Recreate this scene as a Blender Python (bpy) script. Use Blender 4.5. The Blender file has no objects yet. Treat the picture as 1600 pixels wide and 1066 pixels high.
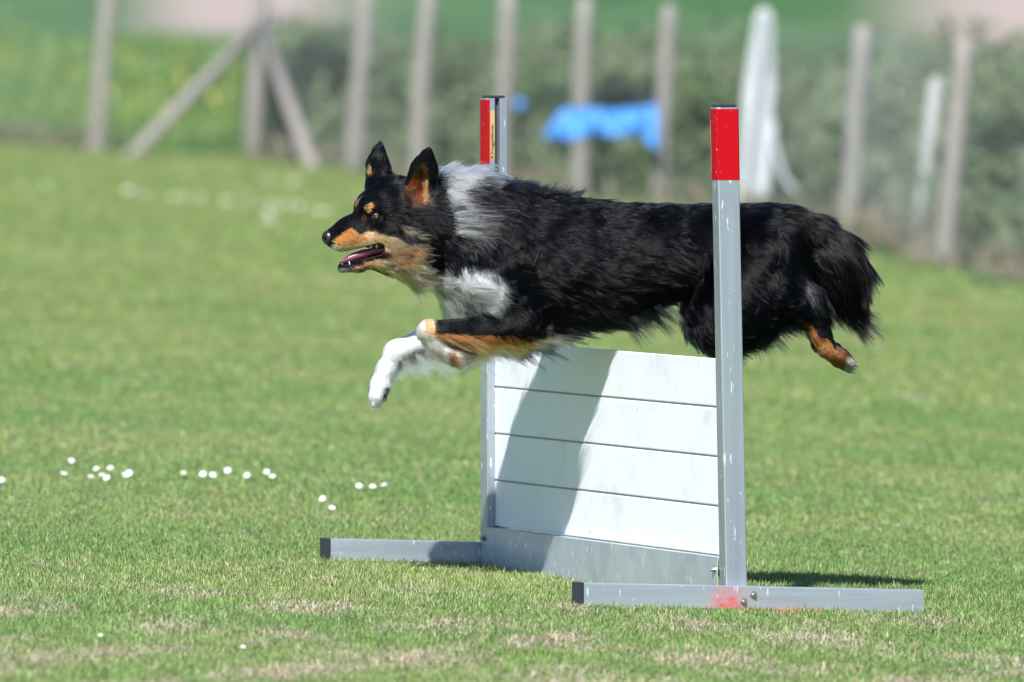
import bpy, bmesh, math, random
import numpy as np
from mathutils import Vector, Matrix, kdtree

random.seed(7)
RNG = np.random.default_rng(11)
S = bpy.context.scene
COL = S.collection

# ------------------------------------------------------------------ camera, sky, sun, exposure
FPX = 16940.0                                   # focal length in photo pixels (1600 wide)
PITCH = math.atan((533 - 60) / FPX)
CAMZ = 1.141
cam = bpy.data.cameras.new('camera')
cam.sensor_width = 36.0
cam.lens = FPX / 1600 * 36.0
cam.clip_start = 0.5
cam.clip_end = 3000
cam.dof.use_dof = True
cam.dof.focus_distance = 22.3
cam.dof.aperture_fstop = 7.0
cam.dof.aperture_blades = 0
camo = bpy.data.objects.new('camera', cam)
COL.objects.link(camo)
camo.location = (0, 0, CAMZ)
camo.rotation_euler = (math.pi / 2 - PITCH, 0, 0)
S.camera = camo

SUN_TO = Vector((-0.20, -1.0, 1.0)).normalized()      # towards the sun
w = bpy.data.worlds.new('World')
S.world = w
w.use_nodes = True
wn = w.node_tree
bg = wn.nodes['Background']
sky = wn.nodes.new('ShaderNodeTexSky')
sky.sky_type = 'NISHITA'
sky.sun_disc = False
sky.sun_elevation = math.asin(SUN_TO.z)
sky.sun_rotation = math.atan2(SUN_TO.x, SUN_TO.y)
sky.air_density = 1.0
sky.dust_density = 0.0
sky.ozone_density = 4.0
wn.links.new(sky.outputs[0], bg.inputs[0])
bg.inputs[1].default_value = 0.08
sl = bpy.data.lights.new('sun', 'SUN')
sl.energy = 5.0
sl.angle = math.radians(0.53)
sl.color = (1.0, 0.985, 0.965)
so = bpy.data.objects.new('sun', sl)
COL.objects.link(so)
so.rotation_euler = SUN_TO.to_track_quat('Z', 'Y').to_euler()
so.location = (-20, -20, 40)
S.view_settings.view_transform = 'Standard'
S.view_settings.look = 'None'
S.view_settings.gamma = 1.0
S.view_settings.use_curve_mapping = False
S.view_settings.exposure = 0.80
S.render.engine = 'CYCLES'
S.cycles.use_denoising = True
S.cycles.adaptive_threshold = 0.004
S.cycles.filter_width = 1.25
S.cycles.max_bounces = 8
S.cycles.transparent_max_bounces = 8
try:
    S.cycles_curves.shape = 'RIBBONS'
    S.cycles_curves.subdivisions = 2
except Exception:
    pass

# ------------------------------------------------------------------ helpers
def pix(px, py, Y):
    """world point seen at photo pixel (px, py) at depth Y"""
    u = (px - 800) / FPX
    v = (533 - py) / FPX
    dx = u
    dy = math.cos(PITCH) + v * math.sin(PITCH)
    dz = -math.sin(PITCH) + v * math.cos(PITCH)
    t = Y / dy
    return Vector((dx * t, Y, CAMZ + dz * t))

SLOPE = 0.0385
# fence line x(y), from its posts' feet on the field
FBASE = [(152, 237, 170, -30), (395, 246, 408, -30), (552, 266, 571, -24), (650, 280, 669, -18), (781, 293, 793, -12), (904, 306, 914, -4), (1030, 319, 1047, 8),
         (1180, 334, 1196, 22), (1325, 362, 1348, 40), (1474, 414, 1506, 60)]
def flat_hit(px, py):
    lo, hi = 12.0, 400.0
    for _ in range(50):
        m = (lo + hi) / 2
        p = pix(px, py, m)
        if p.z > -SLOPE * 8 * math.tanh(p.x / 8):
            lo = m
        else:
            hi = m
    return pix(px, py, lo)
_fp = [flat_hit(f[0], f[1]) for f in FBASE][::-1]
_fy = np.array([_fp[0].y - 60] + [p.y for p in _fp] + [_fp[-1].y + 160])
_fx = np.array([_fp[0].x + 6.0] + [p.x for p in _fp] + [_fp[-1].x - 36.0])

def fence_d(x, y):
    return .98 * (np.asarray(x, float) - np.interp(y, _fy, _fx))

def ground(x, y):
    g = -SLOPE * 8 * np.tanh(np.asarray(x, float) / 8)
    d = fence_d(np.asarray(x, float), np.asarray(y, float))
    r = np.maximum(d - 0.6, 0)
    return g + 0.115 * r * r / (r + 1.2)

def gz(x, y):
    return float(ground(x, y))

def pixground(px, py):
    p = flat_hit(px, py)
    return Vector((p.x, p.y, gz(p.x, p.y)))

def tag(o, label=None, cat=None, group=None, kind=None):
    if label: o['label'] = label
    if cat: o['category'] = cat
    if group: o['group'] = group
    if kind: o['kind'] = kind
    return o

def empty(name, loc):
    o = bpy.data.objects.new(name, None)
    o.empty_display_size = 0.1
    COL.objects.link(o)
    o.location = loc
    return o

def mesh_obj(name, verts, faces, mat, parent=None, smooth=False, world=True):
    """verts in world coordinates; a child is stored relative to its root"""
    me = bpy.data.meshes.new(name)
    off = Vector((0, 0, 0))
    if parent is not None and world:
        r = parent
        while r is not None:
            off = off + r.location
            r = r.parent
    me.from_pydata([tuple(Vector(v) - off) for v in verts], [], faces)
    if smooth:
        me.polygons.foreach_set('use_smooth', [True] * len(me.polygons))
    me.materials.append(mat)
    me.update()
    o = bpy.data.objects.new(name, me)
    COL.objects.link(o)
    if parent is not None:
        o.parent = parent
    return o

def bm_finish(bm, name, mat, parent=None, smooth=False):
    vs = [v.co.copy() for v in bm.verts]
    bm.verts.index_update()
    fs = [[v.index for v in f.verts] for f in bm.faces]
    bm.free()
    return mesh_obj(name, vs, fs, mat, parent, smooth)

def tube(pts, radii, n=8, cap=True):
    """verts, faces of a tube along points"""
    V, F = [], []
    pts = [Vector(p) for p in pts]
    for i, p in enumerate(pts):
        a = pts[max(i - 1, 0)]; b = pts[min(i + 1, len(pts) - 1)]
        t = (b - a).normalized()
        ref = Vector((0, 0, 1)) if abs(t.z) < 0.9 else Vector((1, 0, 0))
        u = t.cross(ref).normalized(); v = t.cross(u)
        r = radii[i] if hasattr(radii, '__len__') else radii
        for k in range(n):
            q = 2 * math.pi * k / n
            V.append(p + (u * math.cos(q) + v * math.sin(q)) * r)
    for i in range(len(pts) - 1):
        for k in range(n):
            k2 = (k + 1) % n
            F.append((i * n + k, i * n + k2, (i + 1) * n + k2, (i + 1) * n + k))
    if cap:
        F.append(tuple(range(n - 1, -1, -1)))
        F.append(tuple((len(pts) - 1) * n + k for k in range(n)))
    return V, F

def sines(P, freq, seed, octaves=3):
    """cheap smooth noise in about -1..1 for an (N,3) array"""
    r = np.random.default_rng(seed)
    out = np.zeros(len(P)); amp = 1.0; tot = 0
    for o in range(octaves):
        acc = np.zeros(len(P))
        for k in range(5):
            d = r.normal(size=3); d /= np.linalg.norm(d)
            acc += np.sin(P @ d * freq * r.uniform(0.7, 1.4) * 6.283 + r.uniform(0, 6.283))
        out += amp * acc / 2.2
        tot += amp
        amp *= 0.5; freq *= 2.1
    return out / tot

# ------------------------------------------------------------------ materials
def mat(name, color=(0.5, 0.5, 0.5), rough=0.6, metal=0.0, spec=0.5):
    m = bpy.data.materials.new(name)
    m.use_nodes = True
    b = m.node_tree.nodes['Principled BSDF']
    b.inputs['Base Color'].default_value = (*color, 1)
    b.inputs['Roughness'].default_value = rough
    b.inputs['Metallic'].default_value = metal
    b.inputs['Specular IOR Level'].default_value = spec
    return m

def nodes(m):
    nt = m.node_tree
    return nt, nt.nodes, nt.links, nt.nodes['Principled BSDF']

def noise_node(nt, scale, detail=4, vec=None, rough=0.55):
    n = nt.nodes.new('ShaderNodeTexNoise')
    n.inputs['Scale'].default_value = scale
    n.inputs['Detail'].default_value = detail
    n.inputs['Roughness'].default_value = rough
    if vec is not None:
        nt.links.new(vec, n.inputs['Vector'])
    return n

def ramp(nt, fac, stops):
    r = nt.nodes.new('ShaderNodeValToRGB')
    el = r.color_ramp.elements
    while len(el) < len(stops):
        el.new(0.5)
    for e, (p, c) in zip(el, stops):
        e.position = p
        e.color = (*c, 1) if len(c) == 3 else c
    nt.links.new(fac, r.inputs[0])
    return r

def objcoord(nt, scale=(1, 1, 1)):
    tc = nt.nodes.new('ShaderNodeTexCoord')
    mp = nt.nodes.new('ShaderNodeMapping')
    mp.inputs['Scale'].default_value = scale
    nt.links.new(tc.outputs['Object'], mp.inputs['Vector'])
    return mp.outputs[0]

def bump(nt, height, strength, dist, bsdf):
    b = nt.nodes.new('ShaderNodeBump')
    b.inputs['Strength'].default_value = strength
    b.inputs['Distance'].default_value = dist
    nt.links.new(height, b.inputs['Height'])
    nt.links.new(b.outputs[0], bsdf.inputs['Normal'])

def mix(nt, fac, a, b, mode='MIX'):
    n = nt.nodes.new('ShaderNodeMix')
    n.data_type = 'RGBA'
    n.blend_type = mode
    if isinstance(fac, float):
        n.inputs[0].default_value = fac
    else:
        nt.links.new(fac, n.inputs[0])
    for s, i in ((a, 6), (b, 7)):
        if isinstance(s, tuple):
            n.inputs[i].default_value = (*s, 1)
        else:
            nt.links.new(s, n.inputs[i])
    return n.outputs[2]

def aluminium(name, streak=(60, 60, 2.5), base=0.5, scratch=True):
    m = mat(name, (base, base, base), 0.42, 0.75)
    nt, N, L, b = nodes(m)
    v = objcoord(nt, streak)
    n1 = noise_node(nt, 1.0, 6, v, 0.65)
    v2 = objcoord(nt)
    n2 = noise_node(nt, 9.0, 5, v2)
    c1 = ramp(nt, n1.outputs[0], [(0.25, (base * .74, base * .80, base * .90)), (0.75, (base * 1.0, base * 1.06, base * 1.18))])
    c2 = ramp(nt, n2.outputs[0], [(0.3, (0.80, 0.80, 0.80)), (0.62, (1, 1, 1))])
    col = mix(nt, 1.0, c1.outputs[0], c2.outputs[0], 'MULTIPLY')
    if scratch:
        vo = nt.nodes.new('ShaderNodeTexNoise')
        vo.inputs['Scale'].default_value = 110.0
        vo.inputs['Detail'].default_value = 2
        vs = objcoord(nt, (1, 1, 0.28))
        L.new(vs, vo.inputs['Vector'])
        sp = ramp(nt, vo.outputs[0], [(0.665, (0, 0, 0)), (0.71, (1, 1, 1))])
        col = mix(nt, sp.outputs[0], col, (0.85, 0.86, 0.88))
    L.new(col, b.inputs['Base Color'])
    rr = ramp(nt, n2.outputs[0], [(0.3, (0.52, 0.52, 0.52)), (0.7, (0.36, 0.36, 0.36))])
    L.new(rr.outputs[0], b.inputs['Roughness'])
    bump(nt, n1.outputs[0], 0.06, 0.002, b)
    return m

M = {}
M['alu'] = aluminium('brushed_aluminium', (70, 70, 2.0))
M['alu_foot'] = aluminium('aluminium_foot', (3, 3, 60), 0.56)
M['alu_plate'] = aluminium('aluminium_plate', (14, 14, 14), 0.56)
nodes(M['alu_plate'])[3].inputs['Metallic'].default_value = 0.5

def board_mat():
    m = mat('white_lacquered_board', (0.82, 0.82, 0.82), 0.45)
    nt, N, L, b = nodes(m)
    v = objcoord(nt, (1, 1, 1))
    n = noise_node(nt, 7, 6, v, 0.6)
    c = ramp(nt, n.outputs[0], [(0.28, (0.60, 0.605, 0.65)), (0.42, (0.745, 0.748, 0.805)), (0.7, (0.775, 0.778, 0.835))])
    s = noise_node(nt, 60, 3, objcoord(nt, (1, 1, 0.6)))
    sr = ramp(nt, s.outputs[0], [(0.0, (0, 0, 0)), (0.69, (0, 0, 0)), (0.74, (0.55, 0.55, 0.55))])
    L.new(mix(nt, sr.outputs[0], c.outputs[0], (0.35, 0.33, 0.30)), b.inputs['Base Color'])
    bump(nt, n.outputs[0], 0.05, 0.002, b)
    return m
M['board'] = board_mat()
M['groove'] = mat('board_groove_brown', (0.36, 0.33, 0.28), 0.9)  # brown-grey tone of the strips filling the board joints

def red_mat():
    m = mat('red_tape', (0.37, 0.001, 0.006), 0.6, 0, 0.12)
    nt, N, L, b = nodes(m)
    n = noise_node(nt, 260, 2, objcoord(nt, (1, 1, 0.5)))
    r = ramp(nt, n.outputs[0], [(0.70, (0, 0, 0)), (0.76, (1, 1, 1))])
    L.new(mix(nt, r.outputs[0], (0.37, 0.001, 0.006), (0.70, 0.55, 0.55)), b.inputs['Base Color'])
    return m
M['red'] = red_mat()
M['cap'] = mat('black_plastic_cap', (0.018, 0.021, 0.028), 0.5)
M['dark'] = mat('painted_slot_shade', (0.10, 0.11, 0.125), 0.6, 0.4)
M['sticker'] = mat('tan_sticker', (0.44, 0.29, 0.12), 0.5)
M['ink'] = mat('black_ink', (0.02, 0.016, 0.014), 0.6)
M['steel'] = mat('zinc_steel_bolt', (0.36, 0.36, 0.35), 0.4, 0.9)

def wood_mat():
    m = mat('weathered_post_wood', (0.3, 0.27, 0.25), 0.85)
    nt, N, L, b = nodes(m)
    n = noise_node(nt, 1, 6, objcoord(nt, (30, 30, 2)), 0.65)
    c = ramp(nt, n.outputs[0], [(0.25, (0.15, 0.13, 0.112)), (0.55, (0.245, 0.222, 0.200)), (0.8, (0.30, 0.28, 0.26))])
    L.new(c.outputs[0], b.inputs['Base Color'])
    bump(nt, n.outputs[0], 0.4, 0.01, b)
    return m
M['wood'] = wood_mat()
M['wire'] = mat('galvanised_wire', (0.35, 0.36, 0.37), 0.5, 0.7)
M['blue'] = mat('blue_tarp', (0.055, 0.22, 0.52), 0.6)
M['white_cloth'] = mat('white_sheet', (0.50, 0.52, 0.54), 0.7)
M['pale'] = mat('pale_plastic_tube', (0.30, 0.30, 0.28), 0.7)

# ------------------------------------------------------------------ setting: field and hillside
def ground_mat():
    m = mat('mown_turf', (0.12, 0.18, 0.05), 0.95, 0, 0.1)
    nt, N, L, b = nodes(m)
    v = objcoord(nt)
    a = noise_node(nt, 0.55, 5, v, 0.6)
    f = noise_node(nt, 45, 4, v, 0.7)
    c1 = ramp(nt, a.outputs[0], [(0.3, (0.12, 0.225, 0.058)), (0.52, (0.18, 0.285, 0.078)), (0.75, (0.23, 0.29, 0.10))])
    c2 = ramp(nt, f.outputs[0], [(0.3, (0.55, 0.55, 0.5)), (0.7, (1.15, 1.12, 1.1))])
    L.new(mix(nt, 1.0, c1.outputs[0], c2.outputs[0], 'MULTIPLY'), b.inputs['Base Color'])
    bump(nt, f.outputs[0], 0.6, 0.02, b)
    return m
M['turf'] = ground_mat()

def hill_mat():
    m = mat('rough_meadow', (0.08, 0.16, 0.04), 0.95, 0, 0.1)
    nt, N, L, b = nodes(m)
    v = objcoord(nt)
    a = noise_node(nt, 0.35, 5, v, 0.65)
    f = noise_node(nt, 1.6, 5, v, 0.75)
    c1 = ramp(nt, a.outputs[0], [(0.3, (0.040, 0.100, 0.044)), (0.5, (0.068, 0.155, 0.055)), (0.7, (0.11, 0.18, 0.068))])
    c2 = ramp(nt, f.outputs[0], [(0.3, (0.42, 0.46, 0.48)), (0.7, (1.1, 1.08, 1.0))])
    g = mix(nt, 1.0, c1.outputs[0], c2.outputs[0], 'MULTIPLY')
    at = N.new('ShaderNodeAttribute'); at.attribute_name = 'bare'
    L.new(mix(nt, at.outputs['Fac'], g, (0.33, 0.27, 0.24)), b.inputs['Base Color'])
    return m
M['hill'] = hill_mat()

def field_grid(name, xs, ys, zoff, material, keep=None):
    X, Y = np.meshgrid(xs, ys, indexing='ij')
    Z = ground(X, Y) + zoff
    nx, ny = X.shape
    V = np.stack([X, Y, Z], -1).reshape(-1, 3)
    idx = np.arange(nx * ny).reshape(nx, ny)
    F = np.stack([idx[:-1, :-1], idx[1:, :-1], idx[1:, 1:], idx[:-1, 1:]], -1).reshape(-1, 4)
    if keep is not None:
        c = V[F].mean(1)
        F = F[keep(c)]
    me = bpy.data.meshes.new(name)
    me.from_pydata(V.tolist(), [], F.tolist())
    me.polygons.foreach_set('use_smooth', [True] * len(F))
    me.materials.append(material)
    o = bpy.data.objects.new(name, me)
    COL.objects.link(o)
    o['kind'] = 'structure'
    return o, V

xs = np.concatenate([np.linspace(-260, -14, 16), np.linspace(-12, 14, 66), np.linspace(16, 260, 16)])
ys = np.concatenate([np.linspace(-60, 10, 6), np.linspace(12, 130, 90), np.linspace(140, 900, 24)])
fld, _ = field_grid('grass_field', xs, ys, 0.0, M['turf'])
hxs = np.concatenate([np.linspace(-60, -14, 20), np.linspace(-13, 20, 100), np.linspace(22, 300, 30)])
hys = np.concatenate([np.linspace(-60, 40, 15), np.linspace(42, 220, 150), np.linspace(226, 900, 30)])
hill, HV = field_grid('meadow_hillside', hxs, hys, 0.012, M['hill'], keep=lambda c: fence_d(c[:, 0], c[:, 1]) > -0.3)
# bare earth (a ploughed patch beyond the meadow), stored as a colour mask of the land itself
d = fence_d(HV[:, 0], HV[:, 1])
wob = sines(HV * np.array([1, .35, 0]), 0.06, 5, 2)
def sm(x, a, b):
    t = np.clip((x - a) / (b - a), 0, 1)
    return t * t * (3 - 2 * t)
ang = HV[:, 0] / np.maximum(HV[:, 1], 1) * FPX + 800
bare = sm(d + wob * 1.5, 8.0, 13.0) * (sm(ang, 130, 330) - sm(ang, 430, 620)) + sm(d + wob, 10.5, 13.5) * sm(ang, 1280, 1560)
bare = np.clip(bare, 0, 1)
at = hill.data.attributes.new('bare', 'FLOAT', 'POINT')
at.data.foreach_set('value', bare.astype(np.float32))

# ------------------------------------------------------------------ hurdle
NX, NY = 0.449, 22.0
WID = 1.502
PV = Vector((-0.325, 0.9457, 0)); LV = Vector((-0.9457, -0.325, 0))
NG = gz(NX, NY)
FARB = Vector((NX, NY, 0)) + PV * WID
FG = gz(FARB.x, FARB.y) - 0.020

def HP(p, l, z):
    """hurdle point: p along the bar from the near upright, l towards the landing side, z above the ground line"""
    q = Vector((NX, NY, 0)) + PV * p + LV * l
    q.z = NG + (FG - NG) * p / WID + z
    return q

hur = empty('agility_hurdle', (NX + PV.x * WID / 2, NY + PV.y * WID / 2, (NG + FG) / 2))
tag(hur, 'aluminium dog agility hurdle with white boards and red topped uprights', 'hurdle')

def prism(name, prof, z0, z1, fn, material, parent, bevel=0.0, segs=1):
    """profile of (p, l) points, z from z0 to z1, mapped by fn"""
    bm = bmesh.new()
    lo = [bm.verts.new((a, b, z0)) for a, b in prof]
    hi = [bm.verts.new((a, b, z1)) for a, b in prof]
    n = len(prof)
    bm.faces.new(lo[::-1]); bm.faces.new(hi)
    for k in range(n):
        bm.faces.new((lo[k], lo[(k + 1) % n], hi[(k + 1) % n], hi[k]))
    bmesh.ops.recalc_face_normals(bm, faces=bm.faces)
    if bevel:
        bmesh.ops.bevel(bm, geom=list(bm.edges), offset=bevel, segments=segs, profile=0.6, affect='EDGES')
    for v in bm.verts:
        v.co = fn(v.co.x, v.co.y, v.co.z)
    bmesh.ops.recalc_face_normals(bm, faces=bm.faces)
    return bm_finish(bm, name, material, parent)

A = 0.0235
# upright profile, o = outward from the hurdle middle, l = across; open slot on the inner side
PROFILE_NEAR = [(A, A - .002), (A - .002, A), (-.012, A), (-A, A - .005), (-A, .0055), (-.004, .0055), (-.004, -.0055),
           (-A, -.0055), (-A, -A + .005), (-.012, -A), (A - .002, -A), (A, -A + .002)]

PROFILE_FAR = [(A, A - .002), (A - .002, A), (-A + .001, A), (-A, A - .001), (-A, .0055), (-.004, .0055), (-.004, -.0055),
               (-A, -.0055), (-A, -A + .001), (-A + .001, -A), (A - .002, -A), (A, -A + .002)]

def upright(far):
    UH = 1.030 if far else 1.018
    lean = 0.0 if far else 0.020
    base_p = WID if far else 0.0
    sgn = 1 if far else -1                     # outward along p
    def fn(o, l, z):
        q = HP(base_p + sgn * o, l, z)
        q.x -= lean * (z - 0.02)
        return q
    u = prism('upright', PROFILE_FAR if far else PROFILE_NEAR, 0.004, UH, fn, M['alu'], hur, 0.0008)
    e = 0.0007
    # red band wrapped round the outside of the post (three faces), as one thin jacket
    zt, zb = UH - 0.003, UH - 0.147
    out = [(-.0155, A - .0013 + e), (-.012, A + e), (A - .002, A + e), (A + e, A - .002), (A + e, -A + .002), (A - .002, -A - e), (-.012, -A - e), (-.0155, -A + .0013 - e)]
    inn = [(-.0155, -A + .0025), (-.012, -A + .001), (A - .003, -A + .001), (A - .001, -A + .003), (A - .001, A - .003), (A - .003, A - .001), (-.012, A - .001), (-.0155, A - .0025)]
    if far:
        out = [(-A - e, .0175), (-A - e, A + e), (A - .002, A + e), (A + e, A - .002), (A + e, -A + .002), (A - .002, -A - e), (-A + .003, -A - e)]
        inn = [(-A + .003, -A + .001), (A - .003, -A + .001), (A - .001, -A + .003), (A - .001, A - .003), (A - .003, A - .001), (-A + .001, A - .001), (-A + .001, .0175)]
    rb = prism('red_band', out + inn, zb, zt, fn, M['red'], u)
    cp = prism('end_cap', [(A - .003, A - .003), (-A + .002, A - .006), (-A + .002, -A + .006), (A - .003, -A + .003)], UH + .0003, UH + .006, fn, M['cap'], u, 0.001)
    ln = prism('slot_shade_strip', [(-.0042, .0053), (-.0052, .0053), (-.0052, -.0053), (-.0042, -.0053)], 0.12, UH - .001, fn, M['dark'], u)  # added dark strip: the slot's shade put in as colour
    # sticker on the tapering flank next to the slot
    def flank(s, t):                           # s across the flank 0..1, t height
        a = Vector((-.0158, A - .0014, 0)); b = Vector((-A + .0006, A - .0048, 0))
        q = a.lerp(b, s)
        nn = Vector((-.0048, -.0109, 0)).normalized() * -1
        nn = Vector((-0.42, 0.91, 0))
        return q + nn * e, t
    zs0, zs1 = UH - .132, UH - .026
    def fl(s, t, lift):
        if far:
            return fn(-A - e - lift, .0172 + (.0060 - .0172) * s, t)
        q, tt = flank(s, t)
        return fn(q.x - 0.42 * lift, q.y + 0.91 * lift, tt)
    vs = [fl(.04, zs0, 0), fl(.96, zs0, 0), fl(.96, zs1, 0), fl(.04, zs1, 0),
          fl(.04, zs0, .0004), fl(.96, zs0, .0004), fl(.96, zs1, .0004), fl(.04, zs1, .0004)]
    fs = [(0, 1, 2, 3), (4, 5, 6, 7), (0, 1, 5, 4), (1, 2, 6, 5), (2, 3, 7, 6), (3, 0, 4, 7)]
    st = mesh_obj('sticker', vs, fs, M['sticker'], u)
    tc = bpy.data.curves.new('lettering', 'FONT')
    tc.body = 'Dogsline'
    tc.size = 1.0
    tc.offset = 0.02
    to = bpy.data.objects.new('lettering_source', tc)
    COL.objects.link(to)
    bpy.context.view_layer.update()
    dg = bpy.context.evaluated_depsgraph_get()
    tm = bpy.data.meshes.new_from_object(to.evaluated_get(dg))
    bpy.data.objects.remove(to)
    xs_ = [v.co.x for v in tm.vertices]; ys_ = [v.co.y for v in tm.vertices]
    x0, x1, y0, y1 = min(xs_), max(xs_), min(ys_), max(ys_)
    vv = []
    for v in tm.vertices:
        tx = (v.co.x - x0) / (x1 - x0); ty = (v.co.y - y0) / (y1 - y0)
        # letters read upwards
        vv.append(fl((0.86 - 0.72 * ty) if not far else (0.14 + 0.72 * (1 - ty)), zs0 + .003 + tx * .072, .0009))
    mesh_obj('lettering', vv, [tuple(p.vertices) for p in tm.polygons], M['ink'], u)
    return u

upright(False)
upright(True)

# boards in the slots
for i in range(4):
    z0 = 0.1065 + 0.1008 * i
    prism('board', [(0.006, .0048), (WID - .006, .0048), (WID - .006, -.0048), (0.006, -.0048)], z0, z0 + 0.0970, HP, M['board'], hur, 0.0022, 2)
    if i < 3:
        prism('board_groove', [(0.01, .0022), (WID - .01, .0022), (WID - .01, -.0022), (0.01, -.0022)], z0 + 0.0955, z0 + 0.1022, HP, M['groove'], hur)
# kick plate
plate = prism('base_plate', [(A + .001, .0255), (WID + .004, .0255), (WID + .004, .0237), (A + .001, .0237)], 0.006, 0.104, HP, M['alu_plate'], hur)
prism('plate_lip', [(A + .001, .0236), (WID - A - .001, .0236), (WID - A - .001, -.004), (A + .001, -.004)], 0.1005, 0.1038, HP, M['alu_plate'], hur)

def bolt(c, axis, r, parent, name='bolt'):
    axis = Vector(axis).normalized()
    V, F = tube([c, c + axis * .0012], r * 1.55, 16)
    n0 = len(V)
    V2, F2 = tube([c + axis * .0012, c + axis * .0055, c + axis * .0062], [r, r, r * .8], 6)
    V += V2; F += [tuple(n0 + k for k in f) for f in F2]
    n0 = len(V)
    V3, F3 = tube([c + axis * .006, c + axis * .0095], r * .5, 8)
    V += V3; F += [tuple(n0 + k for k in f) for f in F3]
    return mesh_obj(name, V, F, M['steel'], parent)

for p, z in ((WID - .012, .080), (WID - .012, .020), (A + .015, .078)):
    bolt(HP(p, .0255, z), LV, .0050, hur)

# foot bars, lying on the sloping turf outside each upright
def foot(p_in, sgn, l0, l1, name='foot_bar'):
    """l0 right end (behind), l1 left end"""
    th, hh = 0.030, 0.0485
    base = Vector((NX, NY, 0)) + PV * (p_in)
    def fn(o, l, z):
        q = base + PV * (sgn * o) + LV * l
        q.z = gz(q.x, q.y) + z
        return q
    f = prism(name, [(0.0006, l0), (0.0006, l1), (th, l1), (th, l0)], 0.002, hh, fn, M['alu_foot'], hur, 0.0012, 2)
    prism('end_cap', [(-.0008, l1 - .012), (-.0008, l1 + .003), (th + .0012, l1 + .003), (th + .0012, l1 - .012)], 0.001, hh + .0012, fn, M['cap'], f, 0.001)
    return f, fn, th

near_foot, nfn, nth = foot(-A - .0006, -1, -0.395, 0.352)
far_foot, ffn, fth = foot(WID + A + .0006, 1, -0.36, 0.375)
bolt(nfn(nth, -0.024, .032), -PV, .0050, near_foot)
bolt(nfn(nth, -0.003, .0175), -PV, .0050, near_foot)
# red paint smudge: a mark with its own shape on the near foot's metal
nt, N, L, b = nodes(M['alu_foot'])
link = [l for l in L if l.to_socket == b.inputs['Base Color']][0]
src = link.from_socket
geo = N.new('ShaderNodeNewGeometry')
sub = N.new('ShaderNodeVectorMath'); sub.operation = 'SUBTRACT'
L.new(geo.outputs['Position'], sub.inputs[0])
rp = nfn(nth, 0.030, .010)
sub.inputs[1].default_value = rp
sc_ = N.new('ShaderNodeVectorMath'); sc_.operation = 'MULTIPLY'
L.new(sub.outputs[0], sc_.inputs[0]); sc_.inputs[1].default_value = (1 / .055, 1 / .12, 1 / .045)
ln_ = N.new('ShaderNodeVectorMath'); ln_.operation = 'LENGTH'
L.new(sc_.outputs[0], ln_.inputs[0])
nz = noise_node(nt, 70, 4, geo.outputs['Position'], 0.65)
ad = N.new('ShaderNodeMath'); ad.operation = 'MULTIPLY_ADD'
L.new(nz.outputs[0], ad.inputs[0]); ad.inputs[1].default_value = 1.6; L.new(ln_.outputs['Value'], ad.inputs[2])
rr = ramp(nt, ad.outputs[0], [(0.0, (1, 1, 1)), (0.42, (0.9, 0.9, 0.9)), (0.92, (0, 0, 0))])
dv = N.new('ShaderNodeMath'); dv.operation = 'MULTIPLY'; dv.inputs[1].default_value = 0.5
L.new(ad.outputs[0], dv.inputs[0]); L.new(dv.outputs[0], rr.inputs[0])
L.new(mix(nt, rr.outputs[0], src, (0.55, 0.03, 0.03)), b.inputs['Base Color'])
mt = ramp(nt, rr.outputs[0], [(0, (0.75, 0.75, 0.75)), (1, (0.1, 0.1, 0.1))])
L.new(mt.outputs[0], b.inputs['Metallic'])

# ------------------------------------------------------------------ dog
DY = 22.64
DS = FPX / DY

def DP(px, py, w=0.0):
    """dog point: photo pixel in the dog's plane, w metres towards the camera"""
    p = pix(px, py, DY)
    return np.array([p.x, DY - w, p.z])

_o = pix(800, 533, DY)
def to_px(P):
    """photo pixel of dog points (N,3), ignoring the small depth spread"""
    k = DY / P[:, 1]
    return 800 + P[:, 0] * k * DS, 533 - ((P[:, 2] - CAMZ) * k + CAMZ - _o.z) * DS

def bw(px):                                   # the trunk is yawed a little: rump nearer the lens
    return (px - 1000) / DS * 0.14
def hw(px):                                   # the head turns a little to the lens
    return 0.005 + (640 - px) / DS * 0.24

PR = []      # a, b, ra, rb, ky, blend, flow, length, lift, feather vec, feather length, region
def cone(a, b, ra, rb, ky=1.0, k=0.02, flow=(1, 0, -.3), ln=.02, lift=.25, fv=None, fl=0.0, reg='trunk'):
    PR.append(dict(a=DP(*a), b=DP(*b), ra=ra / DS, rb=rb / DS, ky=ky, k=k, flow=np.array(flow, float) / np.linalg.norm(flow),
                   ln=ln, lift=lift, fv=np.array(fv if fv else (0, 0, -1), float), fl=fl, reg=reg))

def chain(pts, **kw):
    for (x0, y0, w0, r0), (x1, y1, w1, r1) in zip(pts, pts[1:]):
        c = dict(kw)
        if 'flow' not in c:
            d_ = DP(x1, y1, w1) - DP(x0, y0, w0)
            c['flow'] = tuple(d_)
        cone((x0, y0, w0), (x1, y1, w1), r0, r1, **c)

# trunk (elliptic, deep chest, tucked loin)
T = dict(ky=.80, k=.035, ln=.034, lift=.22, fv=(0, 0, -1), fl=.030, reg='trunk')
chain([(790, 404, bw(790), 100), (865, 410, bw(865), 95)], flow=(1, .0, -.34), **T)
chain([(865, 410, bw(865), 95), (950, 408, bw(955), 83)], flow=(1, .0, -.30), **T)
chain([(950, 408, bw(955), 83), (1035, 391, bw(1035), 62)], flow=(1, .0, -.26), **T)
chain([(1035, 391, bw(1035), 62), (1120, 388, bw(1120), 61), (1195, 386, bw(1195), 58), (1232, 388, bw(1232), 47)], flow=(1, .0, -.30), **dict(T, fl=.02, ln=.028))
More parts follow.
